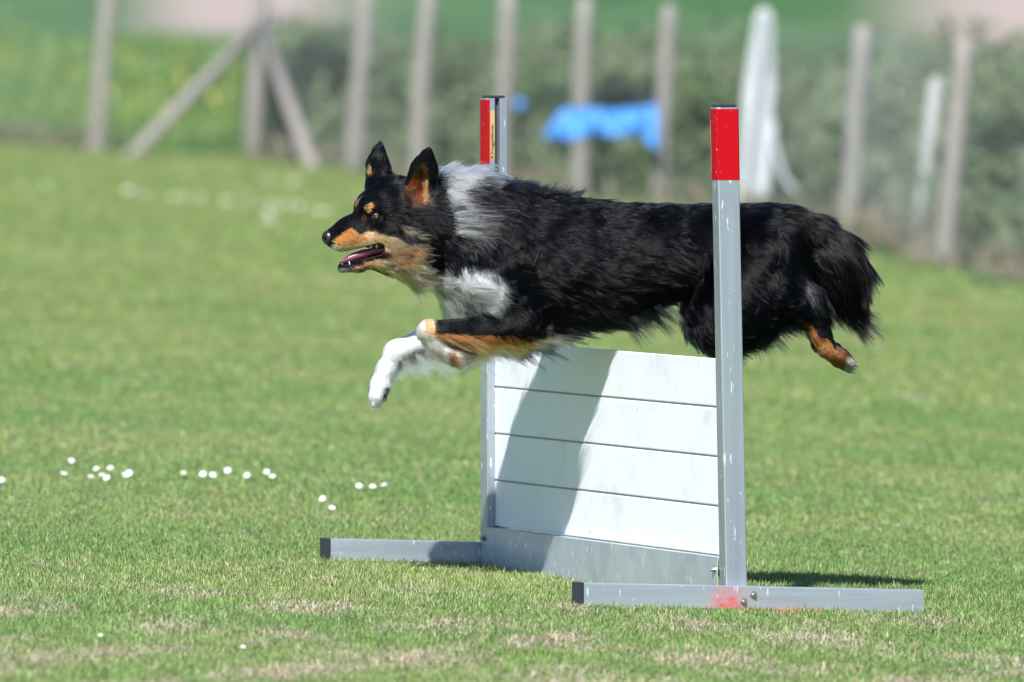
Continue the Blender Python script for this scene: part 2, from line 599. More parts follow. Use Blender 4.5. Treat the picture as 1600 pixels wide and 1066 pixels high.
# brisket and neck
cone((745, 438, bw(745)), (800, 455, bw(800)), 52, 62, ky=.9, k=.04, flow=(1, 0, -.16), ln=.082, lift=.24, fv=(-.6, 0, -.6), fl=.010, reg='chest')
cone((700, 410, -.03), (765, 440, bw(765)), 36, 52, ky=.9, k=.04, flow=(1, 0, -.22), ln=.085, lift=.24, fv=(0, 0, -1), fl=.0, reg='chest')
chain([(664, 344, -.005, 60), (715, 356, -.030, 78), (790, 384, bw(790), 88)], ky=.84, k=.035, flow=(1, 0, -.36), ln=.056, lift=.30, fv=(0, 0, 1), fl=.004, reg='neck')
# head
Hd = dict(k=.018, reg='head')
cone((620, 322, hw(620)), (650, 332, hw(650)), 46, 50, ky=.95, flow=(1, 0, -.22), ln=.016, lift=.16, **Hd)
cone((590, 330, hw(590)), (620, 326, hw(620)), 34, 42, ky=1.0, flow=(1, 0, .18), ln=.009, lift=.13, **Hd)
cone((617, 362, hw(617)), (655, 372, hw(650)), 36, 44, ky=1.12, flow=(1, 0, -.35), ln=.024, lift=.22, fv=(.3, 0, -1), fl=.018, **Hd)
cone((571, 322, hw(571) - .016), (585, 318, hw(585) - .02), 17, 22, k=.014, flow=(.7, 0, .6), ln=.007, lift=.12, reg='head')
cone((575, 325, hw(575) + .020), (592, 322, hw(592) + .024), 15, 20, k=.014, flow=(.7, 0, .6), ln=.007, lift=.12, reg='head')
# muzzle, upper
chain([(520, 371, hw(520), 15), (548, 364, hw(548), 25), (590, 354, hw(590), 35)], ky=.92, k=.012, flow=(1, 0, .10), ln=.0055, lift=.12, reg='muzzle')
cone((533, 379, hw(533) + .004), (578, 371, hw(578) + .006), 13, 18, ky=1.35, k=.012, flow=(1, 0, -.15), ln=.007, lift=.14, reg='muzzle')
# lower jaw
chain([(535, 418, hw(535), 7.5), (560, 414, hw(560), 10), (592, 405, hw(592), 13), (622, 398, hw(622), 20)], ky=1.25, k=.010, flow=(1, 0, -.05), ln=.006, lift=.12, reg='jaw')
cone((608, 402, hw(608)), (650, 408, hw(640)), 22, 34, ky=1.1, k=.025, flow=(1, 0, -.42), ln=.030, lift=.24, fv=(0, 0, -1), fl=.012, reg='jaw')
# ears
chain([(655, 303, .044, 30), (663, 264, .054, 18), (668, 242, .060, 8)], ky=.42, k=.010, flow=(.2, 0, 1), ln=.0065, lift=.12, reg='ear')
cone((668, 242, .060), (671, 234, .061), 8, 3, ky=.6, k=.006, flow=(.2, 0, 1), ln=.006, lift=.12, reg='ear')
chain([(594, 288, -.016, 24), (590, 260, -.026, 16), (592, 238, -.032, 9.5)], ky=.8, k=.014, flow=(.1, 0, 1), ln=.008, lift=.14, reg='ear')
cone((592, 238, -.032), (594, 224, -.034), 9.5, 3, ky=.8, k=.006, flow=(.1, 0, 1), ln=.006, lift=.12, reg='ear')
# near fore leg: forearm reaching forward, wrist folded back
NL = .052
cone((768, 430, NL), (812, 498, NL + .008), 50, 34, ky=.7, k=.03, flow=(.7, 0, -.7), ln=.030, lift=.2, reg='trunk')
chain([(818, 506, NL + .010, 27), (745, 518, NL + .014, 21), (672, 515, NL + .014, 15.5)], ky=.95, k=.015, flow=(1, 0, -.22), ln=.010, lift=.18, fv=(.15, 0, -1), fl=.050, reg='nearfore')
chain([(668, 516, NL + .014, 16), (679, 538, NL + .010, 12), (702, 553, NL + .006, 10.5)], k=.010, flow=(.8, 0, -.6), ln=.012, lift=.20, fv=(.3, 0, -1), fl=.025, reg='nearpast')
chain([(702, 553, NL + .006, 11), (716, 556, NL + .004, 12), (728, 556, NL + .002, 8)], k=.008, flow=(1, 0, -.3), ln=.020, lift=.16, reg='nearpaw')
# far fore leg: reaching, pastern hanging down
FL_ = -.105
chain([(775, 470, FL_, 40), (745, 508, FL_, 24), (668, 531, FL_, 18), (618, 552, FL_, 17)], k=.015, flow=(.9, 0, -.45), ln=.010, lift=.18, fv=(.35, 0, -.9), fl=.085, reg='farfore')
chain([(618, 552, FL_, 17), (603, 580, FL_, 14.5), (594, 603, FL_, 15)], k=.012, flow=(-.2, 0, -1), ln=.008, lift=.12, fv=(1, 0, .1), fl=.010, reg='farpast')
chain([(594, 603, FL_, 16), (586, 622, FL_ + .012, 10.5), (583, 634, FL_ + .013, 6)], k=.006, flow=(-.2, 0, -1), ln=.006, lift=.12, reg='farpaw')
chain([(597, 605, FL_, 14), (593, 624, FL_ + .002, 9.5), (590, 635, FL_ + .003, 5.5)], k=.004, flow=(-.2, 0, -1), ln=.006, lift=.12, reg='farpaw')
chain([(594, 603, FL_, 14), (588, 622, FL_ - .010, 9.5), (585, 633, FL_ - .012, 5.5)], k=.004, flow=(-.2, 0, -1), ln=.006, lift=.12, reg='farpaw')
# hind legs
for side, dx, dy_ in ((1, 0, 0), (-1, -8, -6)):
    HW = .068 * side + .035
    rg = 'nearhind' if side > 0 else 'farhind'
    cone((1195 + dx, 400 + dy_, HW - .01 * side), (1140 + dx, 478 + dy_, HW), 56, 48, ky=.62, k=.03, flow=(.75, 0, -.65), ln=.034, lift=.2, reg='trunk')
    cone((1140 + dx, 478 + dy_, HW), (1118 + dx, 502 + dy_, HW), 46, 34, ky=.62, k=.03, flow=(.7, 0, -.7), ln=.034, lift=.2, fv=(-.2, 0, -1), fl=.02, reg='trunk')
    cone((1128 + dx, 490 + dy_, HW), (1215 + dx, 462 + dy_, HW - .005), 40, 42, ky=.5, k=.03, flow=(.8, 0, -.6), ln=.030, lift=.2, fv=(0, 0, -1), fl=.028, reg='trunk')
    chain([(1215 + dx, 455 + dy_, HW - .005, 43), (1250 + dx, 470 + dy_, HW - .006, 27), (1274 + dx, 498 + dy_, HW - .008, 15)], ky=.75, k=.02, flow=(.5, 0, -.9), ln=.018, lift=.18, fv=(1, 0, 0.2), fl=.028, reg=rg)
    chain([(1274 + dx, 498 + dy_, HW - .008, 15), (1281 + dx, 522 + dy_, HW - .008, 13.5), (1291 + dx, 543 + dy_, HW - .008, 14.5)], k=.010, flow=(.45, 0, -1), ln=.009, lift=.15, reg=rg + 'pas')
    for q in (-1, 0, 1):
        chain([(1290 + dx, 544 + dy_, HW - .008, 13), (1310 + dx + q * 3, 557 + dy_ - q * 4, HW - .008 + q * .012, 10.5), (1328 + dx + q * 2, 571 + dy_ - q * 5, HW - .008 + q * .014, 6)],
              k=.004, flow=(.75, 0, -.6), ln=.007, lift=.14, reg=rg + 'paw')
# tail
chain([(1226, 354, bw(1228), 30), (1262, 372, bw(1250), 32), (1292, 398, bw(1260), 38), (1312, 428, bw(1270), 36), (1328, 462, bw(1280), 20)],
      ky=.9, k=.02, ln=.060, lift=.14, fv=(-.5, 0, -.8), fl=.040, reg='tail')

# cut-outs: mouth, eye sockets, ear bowls
CU = []
def cut(a, b, ra, rb, ky=1.0, k=.004, wmin=None, wmax=None):
    CU.append(dict(a=DP(*a), b=DP(*b), ra=ra / DS, rb=rb / DS, ky=ky, k=k, wmin=wmin))

def cone_sdf(c, P):
    a, b_ = c['a'], c['b']
    ba = b_ - a
    sc = np.array([1, 1 / c['ky'], 1])
    q = (P - a) * sc
    bb = ba * sc
    t = np.clip((q @ bb) / max(bb @ bb, 1e-12), 0, 1)
    dd = np.linalg.norm(q - t[..., None] * bb, axis=-1)
    return (dd - (c['ra'] + t * (c['rb'] - c['ra']))) * min(1.0, c['ky'])

GH = 0.0026
lo = np.array([9e9] * 3); hi = -lo
for c in PR:
    for p, r in ((c['a'], c['ra']), (c['b'], c['rb'])):
        rr_ = np.array([r, r * c['ky'], r]) + .012
        lo = np.minimum(lo, p - rr_); hi = np.maximum(hi, p + rr_)
dims = np.ceil((hi - lo) / GH).astype(int) + 1
G = np.full(dims, 0.05, np.float32)
axs = [lo[i] + GH * np.arange(dims[i]) for i in range(3)]

def apply(c, mode):
    m_ = c['k'] + .012
    r = max(c['ra'], c['rb'])
    pad = np.array([r, r * c['ky'], r]) + m_
    l0 = np.maximum(np.floor((np.minimum(c['a'], c['b']) - pad - lo) / GH).astype(int), 0)
    h0 = np.minimum(np.ceil((np.maximum(c['a'], c['b']) + pad - lo) / GH).astype(int) + 1, dims)
    if (h0 <= l0).any():
        return
    sl_ = tuple(slice(l0[i], h0[i]) for i in range(3))
    X = np.stack(np.meshgrid(*[axs[i][sl_[i]] for i in range(3)], indexing='ij'), -1)
    s = cone_sdf(c, X)
    if mode == 'add':
        g = G[sl_]
        k = c['k']
        h_ = np.maximum(k - np.abs(g - s), 0) / k
        G[sl_] = np.minimum(g, s) - h_ * h_ * k * .25
    else:
        if c['wmin'] is not None:
            s = np.maximum(s, (X[..., 1] - (DY - c['wmin'])))
        g = G[sl_]; k = c['k']; ns = -s
        h_ = np.maximum(k - np.abs(g - ns), 0) / k
        G[sl_] = np.maximum(g, ns) + h_ * h_ * k * .25

for c in PR:
    apply(c, 'add')
def surf_w(px, py):
    """w of the skin as seen from the lens at a photo pixel"""
    p = DP(px, py)
    i = int(round((p[0] - lo[0]) / GH)); k = int(round((p[2] - lo[2]) / GH))
    col = G[i, :, k]
    j = int(np.argmax(col < 0))
    return DY - (lo[1] + GH * (j - col[j] / max(col[j - 1] - col[j], 1e-6) * -1))
EYE_W = surf_w(588.5, 337.5)
cut((520, 405, hw(535)), (534, 402, hw(545)), 9.0, 8.0, ky=6.0, wmin=-.5)
cut((532, 403, hw(540)), (560, 397, hw(560)), 8.6, 8.4, ky=6.0, wmin=hw(550) - .016)
cut((556, 398, hw(560)), (592, 389, hw(590)), 8.8, 9.4, ky=6.0, wmin=hw(575) - .014)
cut((591, 337.5, EYE_W + .002), (585, 338, EYE_W + .003), 7.5, 6.5, ky=1.0, k=.003)
cut((650, 300, .072), (662, 256, .074), 23, 7, ky=.62, k=.005)
for c in CU:
    apply(c, 'cut')

def surface_nets(G, lo, h):
    ins = G < 0
    nx, ny, nz_ = G.shape
    cnt = np.zeros((nx - 1, ny - 1, nz_ - 1), np.int8)
    for i in (0, 1):
        for j in (0, 1):
            for k in (0, 1):
                cnt += ins[i:nx - 1 + i, j:ny - 1 + j, k:nz_ - 1 + k]
    act = (cnt > 0) & (cnt < 8)
    I = np.argwhere(act)
    acc = np.zeros((len(I), 3)); n = np.zeros(len(I))
    cor = [np.array(c) for c in ((0,0,0),(1,0,0),(0,1,0),(1,1,0),(0,0,1),(1,0,1),(0,1,1),(1,1,1))]
    vals = [G[I[:, 0] + c[0], I[:, 1] + c[1], I[:, 2] + c[2]].astype(float) for c in cor]
    for a, b_ in ((0,1),(2,3),(4,5),(6,7),(0,2),(1,3),(4,6),(5,7),(0,4),(1,5),(2,6),(3,7)):
        va, vb = vals[a], vals[b_]
        m_ = (va < 0) != (vb < 0)
        t = np.where(m_, va / np.where(m_, va - vb, 1), 0)
        p = cor[a] + t[:, None] * (cor[b_] - cor[a])
        acc += p * m_[:, None]; n += m_
    V = lo + h * (I + acc / n[:, None])
    idx = -np.ones(act.shape, np.int64)
    idx[act] = np.arange(len(I))
    F = []
    for ax in range(3):
        s0 = [slice(None)] * 3; s1 = [slice(None)] * 3
        s0[ax] = slice(0, -1); s1[ax] = slice(1, None)
        a, b_ = ins[tuple(s0)], ins[tuple(s1)]
        E = np.argwhere(a != b_)
        o1, o2 = [(1, 2), (2, 0), (0, 1)][ax]
        E = E[(E[:, o1] > 0) & (E[:, o2] > 0) & (E[:, o1] < G.shape[o1] - 1) & (E[:, o2] < G.shape[o2] - 1)]
        flip = a[E[:, 0], E[:, 1], E[:, 2]]
        def cell(d1, d2):
            c = E.copy(); c[:, o1] -= d1; c[:, o2] -= d2
            return idx[c[:, 0], c[:, 1], c[:, 2]]
        q = np.stack([cell(1, 1), cell(0, 1), cell(0, 0), cell(1, 0)], -1)
        q[~flip] = q[~flip][:, ::-1]
        F.append(q)
    return V, np.concatenate(F)

BV, BF = surface_nets(G, lo, GH)
# one smoothing pass
def laplace(V, F, n, lam):
    e = np.concatenate([F[:, [0, 1]], F[:, [1, 2]], F[:, [2, 3]], F[:, [3, 0]]])
    for _ in range(n):
        s = np.zeros_like(V); c = np.zeros(len(V))
        for i in range(3):
            s[:, i] = np.bincount(e[:, 0], V[e[:, 1], i], len(V)) + np.bincount(e[:, 1], V[e[:, 0], i], len(V))
        c = np.bincount(e[:, 0], minlength=len(V)) + np.bincount(e[:, 1], minlength=len(V))
        V = V + lam * (s / np.maximum(c, 1)[:, None] - V)
    return V
BV = laplace(BV, BF, 2, .5)
# vertex normals
fn_ = np.cross(BV[BF[:, 2]] - BV[BF[:, 0]], BV[BF[:, 3]] - BV[BF[:, 1]])
VN = np.zeros_like(BV)
for k in range(4):
    for i in range(3):
        VN[:, i] += np.bincount(BF[:, k], fn_[:, i], len(BV))
VN /= np.maximum(np.linalg.norm(VN, axis=1), 1e-12)[:, None]

# soft nearest-primitive weights -> hair attributes per vertex
D_ = np.stack([cone_sdf(c, BV) for c in PR], 1)
Wt = np.exp(-np.maximum(D_ - D_.min(1, keepdims=True), 0) / .006)
Wt /= Wt.sum(1, keepdims=True)
flowV = Wt @ np.stack([c['flow'] for c in PR])
lnV = Wt @ np.array([c['ln'] for c in PR])
liftV = Wt @ np.array([c['lift'] for c in PR])
flV = np.zeros(len(BV))
fvdot = np.stack([VN @ (c['fv'] / np.linalg.norm(c['fv'])) for c in PR], 1)
fthV = (Wt * np.maximum(fvdot, 0) ** 2 * np.array([c['fl'] for c in PR])).sum(1)
lnV = lnV + fthV
REG = {}
for i, c in enumerate(PR):
    REG.setdefault(c['reg'], []).append(i)
RW = {k: Wt[:, v].sum(1) for k, v in REG.items()}
cutd = np.stack([cone_sdf(c, BV) for c in CU], 1)
inmouth = (np.abs(cutd[:, :3]) < .0022).any(1)
insock = np.abs(cutd[:, 3]) < .0018
inear = np.abs(cutd[:, 4]) < .003
lnV[inear & (BV[:, 2] < DP(660, 268)[2])] = .017
liftV[inear] = .3

# ---- coat pattern
BLACK = np.array([.0030, .0032, .0045]); TAN = np.array([.44, .175, .050]); CREAM = np.array([.60, .37, .19])
WHITE = np.array([.90, .90, .90]); RUST = np.array([.23, .075, .032]); GREY = np.array([.36, .36, .36]); UMBER = np.array([.14, .065, .028])

def inpoly(x, y, poly):
    r = np.zeros(len(x), bool)
    n = len(poly)
    for i in range(n):
        x0, y0 = poly[i]; x1, y1 = poly[(i + 1) % n]
        c = ((y0 > y) != (y1 > y)) & (x < (x1 - x0) * (y - y0) / ((y1 - y0) if y1 != y0 else 1e-9) + x0)
        r ^= c
    return r

def ell(x, y, cx, cy, rx, ry, deg=0):
    a = math.radians(deg)
    dx, dy_ = x - cx, y - cy
    u = dx * math.cos(a) + dy_ * math.sin(a); v = -dx * math.sin(a) + dy_ * math.cos(a)
    return (u / rx) ** 2 + (v / ry) ** 2 < 1

def coat(P, Nn, W, rng, jit=3.0):
    """colour of the coat at points P (N,3)"""
    n = len(P)
    x, y = to_px(P)
    jn = sines(P, 40, 3, 2) * jit + rng.normal(size=n) * jit * .55
    jm = sines(P, 40, 4, 2) * jit + rng.normal(size=n) * jit * .55
    x = x + jn; y = y + jm
    u = rng.random(n)
    C = np.tile(BLACK, (n, 1))
    near = P[:, 1] < DY - .0
    head = W['head'] + W['muzzle'] + W['jaw'] + W['ear'] > .4
    hd = head | (W['neck'] > .5)
    def put(mask, col, prob=1.0):
        m_ = mask & (u < prob) if prob < 1 else mask
        C[m_] = col
    # white collar and its silvery fall on the neck
    nk = (W['neck'] + W['trunk'] + W['chest'] + W['head'] > .5) & (W['ear'] < .5)
    xs0, ys0 = x, y
    x = x + rng.normal(size=n) * 3; y = y + rng.normal(size=n) * 7
    put(nk & inpoly(x, y, [(664, 240), (745, 240), (768, 288), (738, 284), (726, 288), (716, 302), (716, 330), (700, 332), (696, 302), (684, 290), (668, 268)]), WHITE)
    put(nk & inpoly(x, y, [(692, 328), (722, 326), (752, 336), (764, 352), (750, 376), (722, 392), (704, 366)]), np.array([.84, .85, .88]), .42)
    x, y = xs0, ys0
    # chest
    put((W['ear'] < .2) & (W['nearfore'] < .25) & inpoly(x, y, [(640, 440), (660, 424), (690, 416), (738, 414), (778, 424), (790, 446), (786, 474), (774, 492), (750, 503), (715, 504), (690, 500), (676, 490), (664, 462)]), WHITE, .95)
    # muzzle and cheek
    fc = head | (W['neck'] > .3) & (x < 668)
    cheek = inpoly(x, y, [(519, 374), (527, 369), (537, 361), (549, 356), (562, 364), (579, 362), (595, 364), (610, 370), (624, 374), (638, 378), (656, 382), (660, 394), (652, 404), (664, 416), (668, 430), (664, 442), (640, 442), (620, 436), (600, 428), (584, 419), (563, 421), (545, 428), (520, 400)])
    put(fc & cheek, CREAM)
    put(fc & cheek & inpoly(x, y, [(519, 374), (537, 361), (549, 354), (566, 364), (572, 374), (550, 382), (530, 384)]), TAN)
    put(fc & cheek & inpoly(x, y, [(606, 388), (640, 386), (662, 384), (655, 402), (640, 412), (612, 414), (600, 404)]), TAN, .8)
    put(fc & cheek & inpoly(x, y, [(604, 394), (630, 390), (645, 396), (625, 408), (604, 416)]), UMBER, .55)
    put(fc & cheek & inpoly(x, y, [(615, 416), (660, 414), (668, 440), (640, 440), (612, 432)]), np.array([.60, .40, .22]), .9)
    put(fc & inpoly(x, y, [(500, 384), (522, 385), (528, 394), (510, 396)]), np.array([.7, .7, .7]))
    put(fc & (W['jaw'] > .5) & inpoly(x, y, [(525, 419), (548, 420), (560, 430), (525, 432)]), np.array([.3, .29, .29]))
    put(fc & (W['jaw'] > .4) & (x < 602) & (y < 419.5 - .30 * (x - 545)), BLACK)
    put(fc & (W['jaw'] > .4) & (x < 585) & (y > 419.5 - .30 * (x - 545)), UMBER * 1.6, .55)
    put(fc & (W['jaw'] > .5) & (x < 550) & (y > 419), np.array([.22, .21, .21]))
    put(head & inpoly(x, y, [(623, 352), (640, 355), (653, 363), (656, 372), (642, 369), (630, 363)]), CREAM * .85, .8)
    put(head & ell(x, y, 577, 324, 6.5, 9.5, 25), np.array([.46, .24, .10]))
    put(head & ell(x, y, 556, 313, 4.5, 9, 10), np.array([.46, .24, .10]))
    put(head & ell(x, y, 569, 341, 4, 7, -10), UMBER, .6)
    # ears
    er = (W['ear'] > .35)
    inner = (cone_sdf(CU[4], P) < .003)
    put(inner, np.array([.055, .030, .018]))
    put(inner & inpoly(x, y, [(630, 270), (642, 276), (656, 286), (664, 298), (658, 318), (645, 310), (634, 292)]), RUST)
    put(inner & inpoly(x, y, [(660, 284), (676, 276), (686, 306), (686, 324), (666, 320), (658, 316), (663, 298)]), CREAM * .8, .85)
    put(er & ell(x, y, 577, 267, 5, 10, 0), CREAM * .6)
    # fore legs
    nf = W['nearfore'] > .35
    put(nf & (y > 521 + .04 * (x - 670)) & (x < 830), TAN)
    put(nf & (y > 536) & (x < 800), TAN * .8 + CREAM * .2, .7)
    put(nf & (x + rng.normal(size=n) * 4 < 658) & (y < 522), CREAM * .85)
    put(W['nearpast'] > .45, np.array([.54, .50, .45]))  # white pastern greyed: the forearm's shade painted into the coat colour
    put((W['nearpast'] > .3) & (y < 522) & (x > 664), CREAM)
    put(W['nearpaw'] > .45, np.array([.48, .40, .32]))
    put((W['nearpaw'] > .45) & ell(x, y, 702, 562, 9, 8), UMBER)
    put((W['farfore'] > .35) & (x < 735) & (y > 495), np.array([.68, .68, .69]))
    put((W['farpast'] + W['farpaw'] > .4), np.array([.64, .64, .65]))
    put((W['farpaw'] > .4) & ell(x, y, 604, 617, 5.5, 11, 25), np.array([.05, .035, .03]), .8)
    # brisket behind the elbow
    put((W['trunk'] > .4) & inpoly(x, y, [(770, 518), (840, 512), (836, 540), (770, 548)]), TAN, .75)
    put((W['trunk'] > .4) & inpoly(x, y, [(820, 520), (868, 518), (862, 534), (815, 540)]), GREY, .5)
    put((W['trunk'] > .4) & inpoly(x, y, [(1034, 478), (1052, 478), (1066, 498), (1050, 502)]), np.array([.5, .47, .5]), .6)
    # hind legs
    for q in ('near', 'far'):
        hp = W[q + 'hindpas'] > .35; hq = W[q + 'hindpaw'] > .35; hh = W[q + 'hind'] > .35
        put(hh & inpoly(x, y, [(1250, 415), (1262, 430), (1276, 462), (1282, 484), (1268, 480), (1256, 450)]), np.array([.45, .44, .46]), .6)
        put((hh | hp) & inpoly(x, y, [(1252, 500), (1270, 506), (1279, 524), (1292, 540), (1276, 560), (1262, 535)]), TAN * .9)
        put((hp | hq) & inpoly(x, y, [(1264, 528), (1296, 530), (1308, 556), (1300, 578), (1276, 564)]), TAN * .75, .9)
        put(hq & inpoly(x, y, [(1300, 545), (1345, 560), (1345, 585), (1305, 582)]), TAN * .6, .95)
        put(hq & inpoly(x, y, [(1324, 558), (1350, 562), (1350, 590), (1318, 586)]), np.array([.34, .31, .28]))
        put(hq & ell(x, y, 1316, 550, 12, 5, 40), UMBER)
    tl = W['tail'] > .4
    C[tl] = np.array([.006, .0042, .004])
    C *= (.78 + .40 * rng.random(n))[:, None]
    return np.clip(C, 0, .93)

skin_col = coat(BV, VN, RW, np.random.default_rng(1), 1.2)
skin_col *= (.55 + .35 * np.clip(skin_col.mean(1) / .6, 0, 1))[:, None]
skin_col[inmouth] = (.030, .010, .012)
skin_col[insock] = (.008, .007, .007)

dog = empty('dog', (float(DP(980, 400)[0]), DY, gz(0.2, DY)))
tag(dog, 'black tan and white long haired dog leaping over the hurdle with open mouth', 'dog')
M['skin'] = mat('dog_skin_undercoat', (.02, .02, .02), .8, 0, .15)
nt, N, L, b = nodes(M['skin'])
at = N.new('ShaderNodeAttribute'); at.attribute_name = 'coat'
L.new(at.outputs['Color'], b.inputs['Base Color'])
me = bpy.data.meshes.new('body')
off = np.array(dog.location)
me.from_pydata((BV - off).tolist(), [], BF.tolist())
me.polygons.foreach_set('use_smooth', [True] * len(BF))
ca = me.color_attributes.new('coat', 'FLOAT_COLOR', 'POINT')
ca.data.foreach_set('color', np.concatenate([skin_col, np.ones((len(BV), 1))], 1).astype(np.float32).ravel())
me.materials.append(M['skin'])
body = bpy.data.objects.new('body', me)
COL.objects.link(body); body.parent = dog

# ---- coat strands
M['fur'] = bpy.data.materials.new('dog_fur'); M['fur'].use_nodes = True
nt = M['fur'].node_tree
nt.nodes.remove(nt.nodes['Principled BSDF'])
hb = nt.nodes.new('ShaderNodeBsdfHairPrincipled')
hb.parametrization = 'COLOR'
at = nt.nodes.new('ShaderNodeAttribute'); at.attribute_name = 'coat'
nt.links.new(at.outputs['Color'], hb.inputs['Color'])
hb.inputs['Roughness'].default_value = .13
hb.inputs['Radial Roughness'].default_value = .35
hb.inputs['Random Roughness'].default_value = .2
hb.inputs['IOR'].default_value = 1.23
nt.links.new(hb.outputs[0], nt.nodes['Material Output'].inputs[0])

def curves_obj(name, P, rad, col, material, parent):
    """P (n, k, 3) world points, rad (n, k), col (n, 3)"""
    n, k, _ = P.shape
    hc = bpy.data.hair_curves.new(name)
    hc.add_curves([k] * n)
    o_ = np.array(parent.location)
    hc.attributes['position'].data.foreach_set('vector', (P - o_).astype(np.float32).ravel())
    ra = hc.attributes.get('radius') or hc.attributes.new('radius', 'FLOAT', 'POINT')
    ra.data.foreach_set('value', rad.astype(np.float32).ravel())
    cc = hc.attributes.new('coat', 'FLOAT_COLOR', 'CURVE')
    cc.data.foreach_set('color', np.concatenate([col, np.ones((n, 1))], 1).astype(np.float32).ravel())
    hc.materials.append(material)
    o = bpy.data.objects.new(name, hc)
    COL.objects.link(o)
    o.parent = parent
    return o

rng = np.random.default_rng(5)
eye_c = DP(588.5, 337.5, EYE_W)
shortw = RW['muzzle'] + RW['jaw'] + RW['ear'] + RW['nearpaw'] + RW['farpaw'] + RW['nearpast'] + RW['farpast'] + .6 * RW['head']
densV = 1.0 + 1.6 * np.clip(shortw, 0, 1) + .5 * RW['tail'] + .3 * RW['neck']
densV += 2.0 * np.clip(RW['farfore'], 0, 1) * (VN[:, 2] < -.1) + .8 * RW['chest']
densV[inmouth | insock] = 0
densV[np.linalg.norm(BV - eye_c, axis=1) < .0105] = 0
nose_c = DP(512, 371, hw(512))
densV[np.linalg.norm(BV - nose_c, axis=1) < .017] = 0
# the side turned away from the lens still carries hair, only thinner
densV *= np.where(VN[:, 1] > .35, .45, 1.0)
fa = .5 * np.linalg.norm(fn_, axis=1) * densV[BF].mean(1)
def sample(n, rng, wgt=None):
    a = fa if wgt is None else fa * wgt
    cum = np.cumsum(a); cum /= cum[-1]
    f = np.searchsorted(cum, rng.random(n))
    r = rng.random((n, 4)) ** 1.0
    r = -np.log(np.maximum(r, 1e-9)); r /= r.sum(1, keepdims=True)
    vi = BF[f]
    P = (BV[vi] * r[..., None]).sum(1)
    best = vi[np.arange(n), r.argmax(1)]
    return P, best

K = 6
sv = np.linspace(0, 1, K)
def grow(P, vi, rng, lscale=1.0, jitter=.10):
    n = len(P)
    Nn = VN[vi]
    F = flowV[vi].copy()
    # coherent cowlicks
    cw = np.stack([sines(P, 9, 21, 2), sines(P, 9, 22, 2), sines(P, 9, 23, 2)], 1)
    cf = np.stack([sines(P, 38, 31, 1), sines(P, 38, 32, 1), sines(P, 38, 33, 1)], 1)
    calm = (1 - .65 * RW['tail'][vi])[:, None]
    F = F + cw * .27 * calm + cf * .14 * calm + rng.normal(size=(n, 3)) * jitter
    F -= (F * Nn).sum(1, keepdims=True) * Nn * .92
    F /= np.maximum(np.linalg.norm(F, axis=1), 1e-9)[:, None]
    lift = liftV[vi] * (1 + .5 * sines(P, 16, 41, 2)) + rng.normal(size=n) * .05
    lift = np.clip(lift, .04, .9)
    d0 = F * np.cos(lift * 1.5)[:, None] + Nn * np.sin(lift * 1.5)[:, None]
    Ln = lnV[vi] * lscale * (.72 + .45 * rng.random(n)) * (1 + .22 * sines(P, 22, 51, 2))
    d1 = F + np.array([0, 0, -.22])[None] * np.clip(Ln / .05, 0, 1.4)[:, None] + Nn * (lift * .35)[:, None]
    d1 /= np.linalg.norm(d1, axis=1)[:, None]
    s = sv[None, :, None]
    C = P[:, None] + Ln[:, None, None] * (d0[:, None] * (s - s * s / 2) + d1[:, None] * (s * s / 2) * 1.0 + d1[:, None] * s * .0)
    return C, Ln

NF = 170000
P, vi = sample(NF, rng)
C, Ln = grow(P, vi, rng)
# clump towards guide strands
NG_ = 9000
Pg, vg = sample(NG_, rng)
Cg, Lg = grow(Pg, vg, rng, 1.08, .16)
kd = kdtree.KDTree(NG_)
for i, p in enumerate(Pg):
    kd.insert(p, i)
kd.balance()
gi = np.fromiter((kd.find(p)[1] for p in P), int, NF)
same = (VN[vi] * VN[vg[gi]]).sum(1) > .4
amt = np.clip(Ln / .035, .15, 1) * .72 * same
amt *= np.clip(.7 + .6 * sines(P, 12, 61, 2), 0, 1.2)
tgt = Cg[gi] + (P - Pg[gi])[:, None, :] * (1 - .8 * sv)[None, :, None]
blend = (amt[:, None] * sv[None] ** 1.3)[..., None]
C = C * (1 - blend) + tgt * blend
# sparse longer guard locks that break the outline
NW = 22000
long_ok = np.clip((lnV - .018) / .02, 0, 1) * (1 - .8 * RW['tail'])
Pw, vw = sample(NW, rng, long_ok[BF].mean(1))
Cw, Lw = grow(Pw, vw, rng, 1.25, .12)
Pk, vk = sample(1700, rng, long_ok[BF].mean(1))
Ck, Lk = grow(Pk, vk, rng, 1.32, .36)
kd2 = kdtree.KDTree(len(Pk))
for i, p in enumerate(Pk):
    kd2.insert(p, i)
kd2.balance()
gk = np.fromiter((kd2.find(p)[1] for p in Pw), int, NW)
ok2 = ((VN[vw] * VN[vk[gk]]).sum(1) > .4)
bl2 = ((.85 * ok2)[:, None] * sv[None] ** 1.1)[..., None]
Cw = Cw * (1 - bl2) + (Ck[gk] + (Pw - Pk[gk])[:, None, :] * (1 - .85 * sv)[None, :, None]) * bl2
